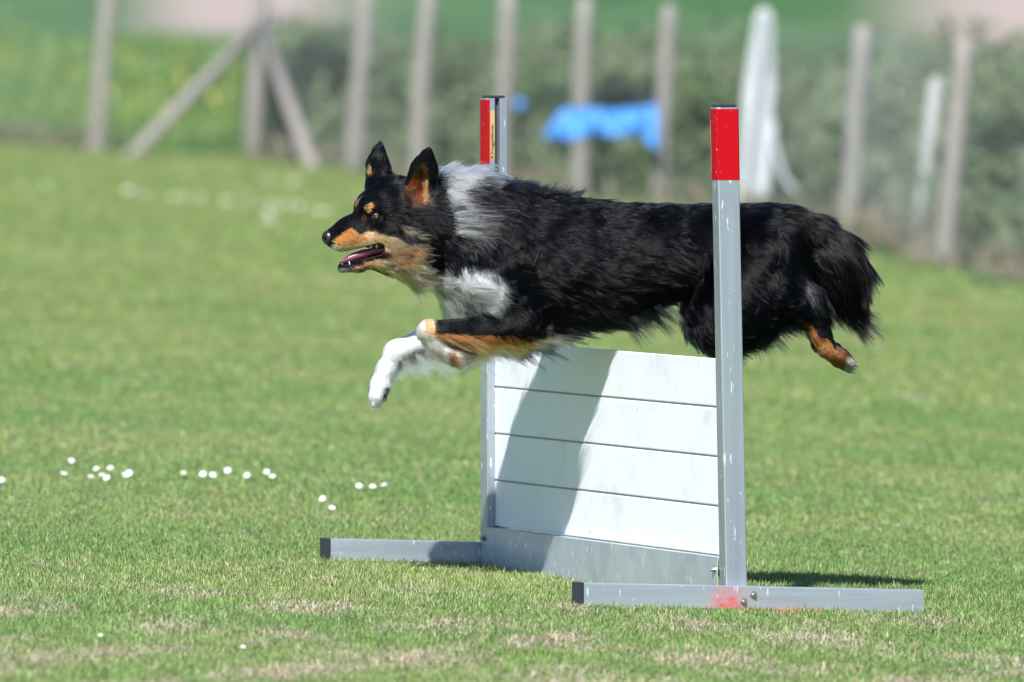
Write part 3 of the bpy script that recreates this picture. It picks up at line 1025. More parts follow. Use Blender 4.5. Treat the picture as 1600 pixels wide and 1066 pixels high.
# glossy top locks: coherent bundles that give the coat its striations
NK = 34000
Pt, vt = sample(NK, rng)
Ct, Lt = grow(Pt, vt, rng, 1.02, .05)
Pu, vu = sample(5200, rng)
Cu, Lu = grow(Pu, vu, rng, 1.06, .20)
kd3 = kdtree.KDTree(len(Pu))
for i, p in enumerate(Pu):
    kd3.insert(p, i)
kd3.balance()
gu = np.fromiter((kd3.find(p)[1] for p in Pt), int, NK)
ok3 = ((VN[vt] * VN[vu[gu]]).sum(1) > .4)
bl3 = ((.72 * ok3)[:, None] * sv[None] ** 1.0)[..., None]
Ct = Ct * (1 - bl3) + (Cu[gu] + (Pt - Pu[gu])[:, None, :] * (1 - .55 * sv)[None, :, None]) * bl3
Ct += (VN[vt] * (.0012 + .03 * Lt[:, None]))[:, None, :] * sv[None, :, None]
C = np.concatenate([C, Cw, Ct]); P = np.concatenate([P, Pw, Pt]); vi = np.concatenate([vi, vw, vt]); Ln = np.concatenate([Ln, Lw, Lt])
Wr = {k: v[vi] for k, v in RW.items()}
colr = coat(P, VN[vi], Wr, rng, 3.2)
thick = np.concatenate([.00022 + .00014 * np.clip(Ln[:NF] / .04, 0, 1), np.full(NW, .00032), np.full(NK, .00042) * np.clip(Ln[NF + NW:] / .03, .45, 1)])
lum = colr.mean(1)
thick = thick * (1 + .35 * (lum > .3))
rad = thick[:, None] * (1 - .82 * sv[None] ** 1.6)
curves_obj('fur', C, rad, colr, M['fur'], dog)

# feathering that hangs from the legs and the brisket
fw_p, fw_d, fw_l, fw_c, fw_r = [], [], [], [], []
def feather(a, b_, w_, spread, dirs, l0, l1, n, col, locks=9, rad_=.00034):
    gd = [(np.array([random.uniform(*dirs[0]), random.uniform(-.35, .1), random.uniform(*dirs[1])]), random.uniform(l0, l1)) for _ in range(locks)]
    for k in range(n):
        f = random.random()
        g_, ll = gd[min(locks - 1, int(f * locks))]
        qx = a[0] + (b_[0] - a[0]) * f + random.gauss(0, 2); qy = a[1] + (b_[1] - a[1]) * f + random.gauss(0, 2)
        if w_ is None:                          # rooted on the skin that faces the lens
            qx += random.uniform(-spread, spread)
            p = DP(qx, qy, surf_w(qx, qy) + .017 + random.uniform(-.003, .004))
        else:
            p = DP(qx, qy, w_ + random.gauss(0, spread))
        fw_p.append(p); fw_d.append(g_ + np.array([random.gauss(0, .10), random.gauss(0, .08), random.gauss(0, .10)]))
        fw_l.append(ll * random.uniform(.75, 1.1)); fw_c.append(np.array(col) * random.uniform(.8, 1.05)); fw_r.append(rad_)
feather((622, 560), (700, 548), FL_ + .012, .008, ((.15, .8), (-1, -.65)), .030, .062, 900, (.88, .88, .88), 16)
feather((606, 578), (616, 572), FL_ + .004, .008, ((.4, .9), (-1, -.5)), .012, .026, 120, (.88, .88, .88), 4)
feather((700, 552), (742, 548), NL + .004, .006, ((.8, 1), (-.5, -.1)), .030, .058, 360, (.42, .30, .17), 9)
feather((660, 530), (700, 556), NL + .006, .008, ((.5, 1), (-.9, -.4)), .014, .028, 420, (.80, .76, .70), 10)
feather((760, 545), (850, 528), NL - .01, .02, ((.8, 1), (-.6, -.1)), .030, .060, 420, (.40, .24, .11), 12)
feather((800, 540), (870, 522), NL - .01, .02, ((.8, 1), (-.4, .15)), .030, .060, 90, (.62, .50, .38), 8)
feather((975, 500), (1030, 476), bw(1000) + .03, .02, ((.4, 1), (-1, -.5)), .034, .066, 420, (.004, .004, .005), 12)
feather((1040, 478), (1058, 486), .0, .015, ((.3, .8), (-1, -.6)), .022, .036, 90, (.55, .52, .56), 4)
feather((1170, 530), (1235, 505), .09, .02, ((.3, 1), (-1, -.5)), .025, .050, 260, (.004, .004, .005), 9)
feather((790, 288), (905, 308), bw(840) + .01, .03, ((.3, 1), (.25, .9)), .014, .030, 420, (.004, .004, .005), 24)
feather((684, 268), (742, 272), -.02, .03, ((.3, 1), (.3, .95)), .018, .040, 260, (.85, .85, .87), 14)
feather((668, 442), (690, 486), None, 5, ((.9, 1), (-.30, .05)), .060, .105, 800, (.92, .92, .92), 14, .00040)
feather((700, 436), (705, 488), None, 14, ((.9, 1), (-.35, .0)), .055, .090, 900, (.92, .92, .92), 16, .00040)
feather((735, 440), (735, 482), None, 12, ((.9, 1), (-.30, .1)), .040, .075, 420, (.92, .92, .92), 12, .00040)
feather((702, 268), (708, 326), None, 5, ((.35, .8), (-.9, -.2)), .020, .034, 380, (.92, .92, .93), 12, .00040)
feather((690, 262), (725, 266), None, 6, ((.7, 1), (-.2, .5)), .030, .050, 420, (.92, .92, .93), 10, .00040)
feather((712, 330), (718, 368), None, 6, ((.9, 1), (-.45, .15)), .050, .085, 190, (.86, .87, .90), 12, .00036)
fw_p = np.array(fw_p); fw_d = np.array(fw_d); fw_d /= np.linalg.norm(fw_d, axis=1)[:, None]; fw_l = np.array(fw_l)
fcv = fw_p[:, None] + fw_l[:, None, None] * (sv[None, :, None] * fw_d[:, None] + (sv ** 2)[None, :, None] * np.array([.22, 0, -.10]))
curves_obj('feathering', fcv, np.array(fw_r)[:, None] * (1 - .85 * sv ** 1.5)[None], np.clip(np.array(fw_c), 0, .93), M['fur'], dog)

# whiskers and stray hairs
wp, wd, wl = [], [], []
for k in range(16):
    a = DP(random.uniform(528, 560), random.uniform(372, 388), hw(545) + .026)
    wp.append(a); wd.append((random.uniform(-.1, .7), -random.uniform(.6, 1), random.uniform(-.9, .1))); wl.append(random.uniform(.03, .05))
for k in range(8):
    a = DP(random.uniform(545, 575), random.uniform(420, 424), hw(560))
    wp.append(a); wd.append((random.uniform(.1, .6), -.2, -1)); wl.append(random.uniform(.015, .03))
for k in range(5):
    a = DP(random.uniform(552, 575), random.uniform(305, 318), hw(565) - .01)
    wp.append(a); wd.append((-.6, -.2, .8)); wl.append(random.uniform(.02, .035))
wp = np.array(wp); wd = np.array(wd); wd /= np.linalg.norm(wd, axis=1)[:, None]; wl = np.array(wl)
wc = wp[:, None] + wl[:, None, None] * (sv[None, :, None] * wd[:, None] + (sv ** 2)[None, :, None] * np.array([.15, 0, -.2]))
curves_obj('whiskers', wc, .00016 * (1 - .8 * sv)[None].repeat(len(wp), 0), np.tile([.03, .03, .03], (len(wp), 1)), M['fur'], dog)

# ---- nose, eyes, tongue, teeth
def ball(name, c, rx, ry, rz, material, parent, sub=4, fn=None):
    bm = bmesh.new()
    bmesh.ops.create_icosphere(bm, subdivisions=sub, radius=1)
    for v in bm.verts:
        q = v.co.copy()
        if fn:
            q = fn(q)
        v.co = Vector((c[0] + q.x * rx, c[1] + q.y * ry, c[2] + q.z * rz))
    return bm_finish(bm, name, material, parent, True)

M['nose'] = mat('wet_black_nose', (.012, .012, .014), .34, 0, .6)
nt, N, L, b = nodes(M['nose'])
nv = noise_node(nt, 700, 2, objcoord(nt)); bump(nt, nv.outputs[0], .35, .0006, b)
def nose_fn(q):
    # nostril pits on both sides, a groove in front, flatter below
    for s in (-1, 1):
        c = Vector((-.62, -.62 * s, -.12)).normalized()
        dd = (q.normalized() - c).length
        q = q * (1 - .55 * math.exp(-(dd / .30) ** 2))
    if q.x < -.3:
        q = q * (1 - .16 * math.exp(-(q.y / .10) ** 2))
    if q.z < -.2:
        q.x *= 1 + .25 * (q.z + .2)
    return q
ball('nose', DP(515, 371, hw(515)), .0165, .0165, .0168, M['nose'], dog, 5, nose_fn)

M['iris'] = mat('amber_iris', (.27, .095, .028), .06, 0, .6)
nt, N, L, b = nodes(M['iris'])
b.inputs['Coat Weight'].default_value = 1.0
b.inputs['Coat Roughness'].default_value = .02
M['lid'] = mat('black_eyelid', (.010, .009, .009), .45)
M['pupil'] = mat('eye_pupil', (.004, .004, .005), .05, 0, .6)
M['eye'] = mat('dark_eye', (.03, .018, .014), .06, 0, .6)
for s, cx, cy, w_ in ((1, 588.5, 337.5, EYE_W - .0062), (-1, 559, 331, hw(562) - .034)):
    c = DP(cx, cy, w_)
    R = .0088
    e = ball('eye', c, R, R, R, M['eye'], dog, 4)
    ax = Vector((-.42, -.9 * s, .04)).normalized()
    def disc(name, r, d, m_):
        u = ax.cross(Vector((0, 0, 1))).normalized(); v = ax.cross(u)
        V, Fc = [], []
        nr = 5
        for i in range(nr + 1):
            th = r * i / nr
            for k in range(20):
                q = 2 * math.pi * k / 20
                rr_ = R + d
                V.append(Vector(c) + (ax * math.cos(th) + (u * math.cos(q) + v * math.sin(q)) * math.sin(th)) * rr_)
        for i in range(nr):
            for k in range(20):
                Fc.append((i * 20 + k, i * 20 + (k + 1) % 20, (i + 1) * 20 + (k + 1) % 20, (i + 1) * 20 + k))
        mesh_obj(name, V, Fc, m_, e, True)
    disc('iris', .64, .00025, M['iris'])
    disc('pupil', .34, .0005, M['pupil'])
    # lids: two dark rims closing the eye to an almond
    V, Fc = [], []
    u = ax.cross(Vector((0, 0, 1))).normalized(); v = u.cross(ax)
    for sg, op in ((1, .24), (-1, .34)):
        n0 = len(V)
        for i in range(15):
            az = -1.25 + 2.5 * i / 14
            for j in range(7):
                el_ = sg * (op * math.cos(az * 1.1) + (1.15 - op * math.cos(az * 1.1)) * j / 6)
                dr = (ax * math.cos(az) + u * math.sin(az)) * math.cos(el_) + v * math.sin(el_)
                V.append(Vector(c) + dr * (R + .0013))
        Fc += [(n0 + i * 7 + j, n0 + (i + 1) * 7 + j, n0 + (i + 1) * 7 + j + 1, n0 + i * 7 + j + 1) for i in range(14) for j in range(6)]
    mesh_obj('eyelid', V, Fc, M['lid'], e, True)

M['tongue'] = mat('wet_tongue', (.22, .055, .115), .35, 0, .5)
def tongue():
    V, F = [], []
    path = [(606, 391), (585, 393), (566, 397.5), (548, 403.5), (538, 407.5), (531, 411)]
    wid = [.014, .017, .018, .018, .014, .006]
    th = [.005, .0078, .0105, .0100, .0070, .0025]
    n = 14
    for (px_, py_), w_, t_ in zip(path, wid, th):
        for k in range(n):
            q = 2 * math.pi * k / n
            z_ = math.sin(q) * t_
            y_ = math.cos(q) * w_
            z_ += .0022 * (abs(y_) / w_) ** 2
            p = DP(px_, py_, hw(px_) + y_)
            V.append((p[0], p[1], p[2] + z_))
    for i in range(len(path) - 1):
        for k in range(n):
            F.append((i * n + k, i * n + (k + 1) % n, (i + 1) * n + (k + 1) % n, (i + 1) * n + k))
    F.append(tuple(range(n))); F.append(tuple((len(path) - 1) * n + k for k in range(n)))
    mesh_obj('tongue', V, F, M['tongue'], dog, True)
tongue()
M['tooth'] = mat('tooth_enamel', (.80, .76, .66), .22)
def tooth(x, y, w_, h, r, dxp=0):
    a = DP(x, y, w_); b_ = DP(x + dxp, y - h, w_)
    V, F = tube([a, a * .5 + b_ * .5, a * .12 + b_ * .88, b_], [r, r * .85, r * .4, r * .08], 8)
    mesh_obj('tooth', V, F, M['tooth'], dog, True)
jw = lambda px: hw(px)
tooth(547, 414, jw(547) + .0125, 9, .0017, -1)
tooth(541, 413, jw(541) - .0115, 8, .0017, -1)
for k in range(5):
    tooth(533.5 + abs(k - 2) * .8, 414, jw(534) - .006 + k * .003, 3.5, .0011)
for k, (x, h, r) in enumerate(((572, 4, .0018), (580, 6, .0024), (589, 7, .003))):
    tooth(x, 383.5 - k * 1.2, jw(x) + .014, -h, r)
tooth(541, 391, jw(541) + .0115, -5, .0017, -1)
# claws
M['claw'] = mat('dark_claw', (.05, .04, .035), .4)
def claw(a, b_, r):
    a = DP(*a); b_ = DP(*b_)
    V, F = tube([a, a * .4 + b_ * .6, b_], [r, r * .7, r * .1], 7)
    mesh_obj('claw', V, F, M['claw'], dog, True)
for dw, dx in ((.013, 0), (.003, 6), (-.012, 2)):
    claw((583 + dx, 633, FL_ + dw), (582 + dx, 641, FL_ + dw), .0024)
for q in (-1, 0, 1):
    claw((1328 + q * 2, 571 - q * 5, .095 + q * .014), (1337 + q * 2, 577 - q * 5, .095 + q * .014), .0024)

# ------------------------------------------------------------------ fence
posts = []
for bx, by, tx, ty in FBASE:
    p = pixground(bx, by)
    t = pix(tx, ty, p.y)
    posts.append((p, t))
# carry the line on beyond both sides of the view
p0, t0_ = posts[-1]
for k in (1, 2):
    p = Vector((float(np.interp(p0.y - 4.6 * k, _fy, _fx)), p0.y - 4.6 * k, 0)); p.z = gz(p.x, p.y)
    posts.append((p, p + Vector((.08, 0, 1.25))))
p0, t0_ = posts[0]
for k in (2.6, 3.6, 4.6):
    p = Vector((float(np.interp(p0.y + 3.2 * k, _fy, _fx)), p0.y + 3.2 * k, 0)); p.z = gz(p.x, p.y)
    posts.insert(0, (p, p + Vector((.05, 0, 1.5))))
fence = empty('field_fence', posts[6][0])
tag(fence, 'weathered round wooden post and wire fence along the field edge', 'fence')
for i, (p, t) in enumerate(posts):
    r = .058 + .010 * random.random() + (.012 if p.y > 80 else 0)
    ax = (t - p).normalized()
    pts = [p - ax * .25] + [p.lerp(t, f) + Vector((random.gauss(0, .006), 0, 0)) for f in (0, .3, .6, .9)] + [t]
    V, F = tube(pts, [r, r * 1.03, r, r * .97, r * .95, r * .80], 10)
    mesh_obj('post', V, F, M['wood'], fence, True)
for a, b_, Y0, Y1 in (((207, 243), (398, 45), posts[4][0].y + .3, posts[4][0].y), ((487, 262), (408, 40), posts[4][0].y - 3.4, posts[4][0].y - .1)):
    A_ = pixground(*a); B_ = pix(b_[0], b_[1], Y1)
    V, F = tube([A_ + (A_ - B_).normalized() * .1, A_.lerp(B_, .5), B_], [.062, .058, .055], 10)
    mesh_obj('brace_post', V, F, M['wood'], fence, True)
for h in (.14, .34, .54, .74, .96):
    pts = [p.lerp(t, h) + Vector((-.07, -.02, 0)) for p, t in posts]
    V, F = tube(pts, .0016, 4)
    mesh_obj('wire', V, F, M['wire'], fence)

# wire netting between the posts: fine mesh, one part
V, F = [], []
def thin(a, b_, r=.0008):
    v, f = tube([a, b_], r, 3, cap=False)
    n0 = len(V)
    V.extend(v); F.extend(tuple(n0 + k for k in q) for q in f)
for (p0, t0_), (p1, t1_) in zip(posts, posts[1:]):
    L_ = (p1 - p0).length
    nn = max(2, int(L_ / .11))
    for k in range(nn):
        f = (k + .5) / nn
        a = p0.lerp(p1, f) + Vector((-.072, -.02, .01)); c_ = t0_.lerp(t1_, f) + Vector((-.072, -.02, 0))
        c_ = a.lerp(c_, .97)
        thin(a, c_)
    for k in range(9):
        h = .06 + .1 * k
        thin(p0.lerp(t0_, h) + Vector((-.074, -.02, 0)), p1.lerp(t1_, h) + Vector((-.074, -.02, 0)))
net = mesh_obj('wire_netting', V, F, M['wire'], fence)
net['kind'] = 'stuff'

# ------------------------------------------------------------------ things hung on and standing by the fence
def cloth_grid(name, fn, nu, nv, material, thick, lab, cat):
    V = [fn(i / (nu - 1), j / (nv - 1)) for i in range(nu) for j in range(nv)]
    F = [(i * nv + j, (i + 1) * nv + j, (i + 1) * nv + j + 1, i * nv + j + 1) for i in range(nu - 1) for j in range(nv - 1)]
    o = mesh_obj(name, V, F, material, None, True)
    c = sum((Vector(v) for v in V), Vector()) / len(V)
    c.z = min(v[2] for v in V)
    for v in o.data.vertices:
        v.co -= c
    o.location = c
    m_ = o.modifiers.new('thickness', 'SOLIDIFY'); m_.thickness = thick
    tag(o, lab, cat)
    return o

YT = posts[9][0].y - .12
def tarp(u, v):
    # folded over the wire: v 0 back edge low, .35 crest on the wire, 1 front hem
    px_ = 852 + 176 * u
    top = 172 - 9 * u - 3 * math.sin(u * 7) + 34 * max(0, .16 - u) / .16
    hem = 219 - 8 * u + 2 * math.sin(u * 9) + 30 * max(0, u - .86) / .14
    if v < .35:
        f = v / .35
        y_ = 215 + (top - 215) * f; dep = .34 * (1 - f) + .03
    else:
        f = (v - .35) / .65
        y_ = top + (hem - top) * f; dep = .03 - .16 * math.sin(f * 1.7) - .055 * math.sin(u * 17 + f * 2.5) - .03 * math.sin(u * 41 - f * 3)
    return tuple(pix(px_, y_, YT + dep))
cloth_grid('blue_tarpaulin', tarp, 40, 16, M['blue'], .004, 'crumpled blue tarpaulin folded over the fence wire between two posts', 'tarpaulin')

# a small blue ball caught in the wire
YB = posts[7][0].y - .1
cb = pix(812, 164, YB)
bm = bmesh.new()
bmesh.ops.create_uvsphere(bm, u_segments=20, v_segments=12, radius=.052)
for v in bm.verts:
    if v.co.z > .046: v.co.z = .046 - (v.co.z - .046) * .6
    v.co += cb
bo = bm_finish(bm, 'blue_ball', M['blue'], None, True)
for v in bo.data.vertices: v.co -= cb
bo.location = cb
tag(bo, 'small round blue ball caught in the fence wire left of the tarpaulin', 'ball')

# white sheet hung over a post top, two long tails and a loose strap
YW = posts[10][0].y - .13
def sheet(u, v):
    # u across two long tails with a deep fold between them, v from the crest down
    s = u * 2 - 1
    open_ = min(1.0, .35 + 1.6 * v)
    px_ = 1194 + s * 27 * open_ - 19 * v + 3 * math.sin(v * 6 + s * 2)
    y_ = 13 + 10 * s * s + v * (300 - 12 * s)
    valley = math.exp(-((s - .05) / .22) ** 2)
    dep = -.07 + .13 * valley * min(1, v * 3) + .05 * abs(s) ** 2 + .022 * math.sin(s * 11 + v * 3)
    return tuple(pix(px_, y_, YW + dep))
cloth_grid('white_sheet', sheet, 34, 30, M['white_cloth'], .004, 'long white plastic sheet hanging in folds over a fence post', 'sheet')
pts = [pix(1207 + 36 * f ** 1.6, 190 + 112 * math.sin(f * 1.35) , YW - .05) for f in np.linspace(0, 1, 9)]
V, F = tube(pts, [.022] * 8 + [.026], 6)
st = mesh_obj('white_strap', V, F, M['white_cloth'], None, True)
tag(st, 'loose white strap curling down right of the white sheet', 'strap')

# pale tree shelter tube leaning behind the fence
pb = pixground(1438, 330); 
pb = Vector((pb.x, pb.y, gz(pb.x, pb.y)))
YS = posts[12][0].y + 6.5
a_ = pix(1434, 330, YS); a_.z = gz(a_.x, a_.y) - .02
b_ = pix(1463, 122, YS)
V, F = tube([a_, a_.lerp(b_, .5), b_], [.042, .042, .042], 12, cap=False)
n0 = len(V)
V2, F2 = tube([a_, a_.lerp(b_, .5), b_], [.038, .038, .038], 12, cap=False)
F += [tuple(n0 + k for k in f[::-1]) for f in F2] + [(24 + k, 24 + (k + 1) % 12, n0 + 24 + (k + 1) % 12, n0 + 24 + k) for k in range(12)]
V += V2
ts = mesh_obj('tree_shelter', V, F, M['pale'], None, True)
tag(ts, 'pale plastic tree shelter tube leaning behind the rightmost fence post', 'tree shelter')

# ------------------------------------------------------------------ shrubs beyond the fence
def leaf_mat(name, c0, c1):
    m = mat(name, c0, .7, 0, .25)
    nt, N, L, b = nodes(m)
    oi = N.new('ShaderNodeObjectInfo')
    n = noise_node(nt, 2.2, 3, objcoord(nt), .6)
    ad_ = N.new('ShaderNodeMath'); ad_.operation = 'ADD'
    L.new(n.outputs[0], ad_.inputs[0])
    rn = N.new('ShaderNodeMath'); rn.operation = 'MULTIPLY_ADD'; rn.inputs[1].default_value = .25; rn.inputs[2].default_value = -.12
    L.new(oi.outputs['Random'], rn.inputs[0]); L.new(rn.outputs[0], ad_.inputs[1])
    r = ramp(nt, ad_.outputs[0], [(.35, c0), (.65, c1)])
    L.new(r.outputs[0], b.inputs['Base Color'])
    b.inputs['Transmission Weight'].default_value = 0
    tr = N.new('ShaderNodeBsdfTranslucent')
    L.new(r.outputs[0], tr.inputs[0])
    mx = N.new('ShaderNodeMixShader'); mx.inputs[0].default_value = .3
    L.new(b.outputs[0], mx.inputs[1]); L.new(tr.outputs[0], mx.inputs[2])
    L.new(mx.outputs[0], N['Material Output'].inputs[0])
    return m
M['leaf_olive'] = leaf_mat('olive_leaves', (.075, .115, .058), (.19, .235, .125))
M['leaf_green'] = leaf_mat('green_leaves', (.075, .125, .055), (.16, .22, .095))
M['leaf_dark'] = leaf_mat('dark_leaves', (.024, .045, .033), (.065, .10, .065))
M['leaf_dry'] = leaf_mat('dry_leaves', (.17, .15, .10), (.30, .26, .19))
M['stem'] = mat('shrub_stem', (.12, .10, .085), .9)

def leaf_cloud(seed, n, rx, ry, rz, size):
    r = np.random.default_rng(seed)
    nc = 26
    cc = r.normal(size=(nc, 3)); cc /= np.linalg.norm(cc, axis=1)[:, None]
    cc *= (r.random((nc, 1)) ** .5) * np.array([rx, ry, rz]) * .82
    cc[:, 2] = cc[:, 2] * 1.0 + rz
    cr = r.uniform(.16, .40, nc) * min(rx, rz)
    which = r.integers(0, nc, n)
    q = r.normal(size=(n, 3)); q /= np.linalg.norm(q, axis=1)[:, None]
    P = cc[which] + q * (cr[which] * r.random(n) ** .33)[:, None]
    P[:, 2] = np.maximum(P[:, 2], .03)
    a = r.normal(size=(n, 3)); a /= np.linalg.norm(a, axis=1)[:, None]
    b_ = np.cross(a, r.normal(size=(n, 3))); b_ /= np.linalg.norm(b_, axis=1)[:, None]
    s = size * r.uniform(.6, 1.3, n)[:, None]
    V = np.stack([P - a * s, P + b_ * s * .42, P + a * s, P - b_ * s * .42], 1).reshape(-1, 3)
    F = np.arange(4 * n).reshape(-1, 4)
    return V, F, cc

def shrub(px_, dd, h, wdt, kind, seed, lab, n=2600):
    # stand it on the bank dd metres behind the fence along the line of sight of px_
    lo_, hi_ = 45., 200.
    for _ in range(40):
        m_ = (lo_ + hi_) / 2
        p = pix(px_, 300, m_)
        if fence_d(p.x, p.y) < dd: lo_ = m_
        else: hi_ = m_
    p = pix(px_, 300, lo_); p.z = gz(p.x, p.y)
    root = empty('shrub', p)
    tag(root, lab, 'shrub', 'shrubs behind the fence')
    V, F, cc = leaf_cloud(seed, n, wdt, wdt * .9, h / 2, .045)
    me = bpy.data.meshes.new('crown'); me.from_pydata(V.tolist(), [], F.tolist()); me.materials.append(M[kind])
    o = bpy.data.objects.new('crown', me); COL.objects.link(o); o.parent = root
    for k in range(5):
        c = cc[k * 4]
        V, F = tube([(0, 0, -.05), (c[0] * .3, c[1] * .3, c[2] * .5), tuple(c)], [.018, .012, .005], 5)
        mesh_obj('stem', V, F, M['stem'], root, world=False)

SH = [(462, .9, 1.15, .55, 'leaf_dark', 'dark green shrub just right of the braced corner post'),
      (520, 1.3, 1.05, .55, 'leaf_dark', 'dark shrub between the braced corner post and the next post'),
      (612, 1.0, .95, .55, 'leaf_green', 'mid green shrub between the two posts left of the dog\'s ears'),
      (720, 1.0, 1.0, .60, 'leaf_olive', 'olive shrub above the dog\'s neck, left of the far red topped upright'),
      (845, 1.0, .98, .60, 'leaf_green', 'green shrub under the left end of the blue tarpaulin'),
      (965, .9, .92, .60, 'leaf_dark', 'dark shrub right underneath the blue tarpaulin'),
      (1100, 1.0, 1.02, .60, 'leaf_green', 'green shrub behind the near red topped upright'),
      (1255, .8, .95, .58, 'leaf_olive', 'olive shrub between the white sheet and the post right of it'),
      (1400, .8, .86, .55, 'leaf_green', 'green shrub between the two rightmost fence posts'),
      (1560, .8, .80, .50, 'leaf_olive', 'olive shrub at the right edge, beyond the last post')]
for i, (px_, dd, h, wd_, kd_, lab) in enumerate(SH):
    shrub(px_, dd, h, wd_, kd_, 100 + i, lab)

# unkempt growth on the bank that nobody could count: one mass
def scatter_leaves(name, n, dmin, dmax, pxmin, pxmax, hmax, size, material, seed, lab, cat, up=False):
    r = np.random.default_rng(seed)
    Y = r.uniform(50, 160, n * 8)
    A_ = r.uniform(pxmin, pxmax, n * 8)
    X = (A_ - 800) / FPX * Y
    dd = fence_d(X, Y)
    k = (dd > dmin) & (dd < dmax)
    P = np.stack([X, Y, np.zeros_like(X)], 1)
    k &= sines(P, .22, seed + 1, 3) > r.uniform(-1.2, .8, len(X))
    P = P[k][:n]
    n = len(P)
    hh = hmax * r.random(n) ** 1.3 * (.6 + .4 * sines(P, .35, seed + 2, 2))
    P[:, 2] = ground(P[:, 0], P[:, 1]) + np.maximum(hh, .02)
    a = r.normal(size=(n, 3)) * (np.array([.35, .35, 1]) if up else 1); a /= np.linalg.norm(a, axis=1)[:, None]
    b_ = np.cross(a, r.normal(size=(n, 3))); b_ /= np.linalg.norm(b_, axis=1)[:, None]
    s = size * r.uniform(.6, 1.4, n)[:, None]
    asp = .16 if up else .45
    V = np.stack([P - a * s, P + b_ * s * asp, P + a * s, P - b_ * s * asp], 1).reshape(-1, 3)
    F = np.arange(4 * n).reshape(-1, 4)
    me = bpy.data.meshes.new(name); me.from_pydata(V.tolist(), [], F.tolist()); me.materials.append(material)
    o = bpy.data.objects.new(name, me); COL.objects.link(o)
    tag(o, lab, cat, kind='stuff')
scatter_leaves('undergrowth', 60000, .25, 6.5, 420, 1700, .85, .07, M['leaf_olive'], 31, 'tangled olive undergrowth on the bank behind the fence', 'undergrowth')
scatter_leaves('tall_green_weeds', 30000, .3, 9.5, 380, 1700, .5, .10, M['leaf_green'], 47, 'tall green weeds on the bank behind the fence', 'weeds', True)
scatter_leaves('dry_grass', 9000, -.25, .6, -150, 1700, .24, .10, M['leaf_dry'], 53, 'dry brown grass along the foot of the fence', 'dry grass', True)
M['leaf_meadow'] = leaf_mat('meadow_leaves', (.085, .17, .050), (.17, .27, .085))
scatter_leaves('meadow_weeds', 9000, .3, 9.0, -150, 430, .42, .10, M['leaf_meadow'], 71, 'bright green weeds on the meadow behind the fence at left', 'weeds', True)
M['yellow'] = mat('yellow_petals', (.62, .42, .03), .6)
scatter_leaves('yellow_flowers', 1100, .6, 7.0, -150, 400, .40, .032, M['yellow'], 63, 'yellow wild flowers scattered over the green meadow at left', 'flowers')

# ------------------------------------------------------------------ turf blades (one mass)
def blade_mat():
    m = mat('grass_blades', (.12, .2, .05), .55, 0, .3)
    nt, N, L, b = nodes(m)
    at = N.new('ShaderNodeAttribute'); at.attribute_type = 'INSTANCER'; at.attribute_name = 'tint'
    a2 = N.new('ShaderNodeAttribute'); a2.attribute_name = 'shade'
    c = mix(nt, 1.0, at.outputs['Color'], a2.outputs['Color'], 'MULTIPLY')
    L.new(c, b.inputs['Base Color'])
    tr = N.new('ShaderNodeBsdfTranslucent')
    L.new(c, tr.inputs[0])
    mx = N.new('ShaderNodeMixShader'); mx.inputs[0].default_value = .35
    L.new(b.outputs[0], mx.inputs[1]); L.new(tr.outputs[0], mx.inputs[2])
    L.new(mx.outputs[0], N['Material Output'].inputs[0])
    return m
M['blade'] = blade_mat()

tufts = bpy.data.collections.new('turf_tufts')
def tuft(i, n, spread, hmin, hmax, wd_, dry):
    r = np.random.default_rng(900 + i)
    V, F, Cc = [], [], []
    for k in range(n):
        a = r.uniform(0, 6.283); rad_ = spread * math.sqrt(r.random())
        bx, by = rad_ * math.cos(a), rad_ * math.sin(a)
        h = r.uniform(hmin, hmax)
        ya = r.uniform(0, 6.283)
        lean = r.uniform(.4, 2.0) if not dry else r.uniform(.8, 2.2)
        lx, ly = math.cos(ya), math.sin(ya)
        sx, sy = -ly, lx
        n0 = len(V)
        w_ = wd_ * r.uniform(.7, 1.3)
        for t, ww in ((0, 1), (.5, .85), (1, .12)):
            ang_ = lean * t
            ox = h * (1 - math.cos(ang_)) / max(lean, .01) ; oz = h * math.sin(ang_) / max(lean, .01)
            V.append((bx + lx * ox - sx * w_ * ww, by + ly * ox - sy * w_ * ww, oz - .004))
            V.append((bx + lx * ox + sx * w_ * ww, by + ly * ox + sy * w_ * ww, oz - .004))
        F += [(n0, n0 + 1, n0 + 3, n0 + 2), (n0 + 2, n0 + 3, n0 + 5, n0 + 4)]
        v = r.uniform(.65, 1.3)
        c = np.array([v * r.uniform(.9, 1.15), v, v * r.uniform(.8, 1.2)])
        if r.random() < .25 and not dry:
            c = np.array([1.9, 1.25, 2.1]) * r.uniform(.7, 1.1)     # dead blade among the green
        Cc += [c] * 6
    me = bpy.data.meshes.new('turf_tuft'); me.from_pydata(V, [], F); me.materials.append(M['blade'])
    ca = me.color_attributes.new('shade', 'FLOAT_COLOR', 'POINT')
    ca.data.foreach_set('color', np.concatenate([np.array(Cc), np.ones((len(V), 1))], 1).astype(np.float32).ravel())
    o = bpy.data.objects.new('turf_tuft_%d' % i, me)
    tufts.objects.link(o)
for i in range(4):
    tuft(i, 44, .034, .006, .020, .0010, False)
for i in range(4, 6):
    tuft(i, 34, .036, .010, .026, .0010, True)

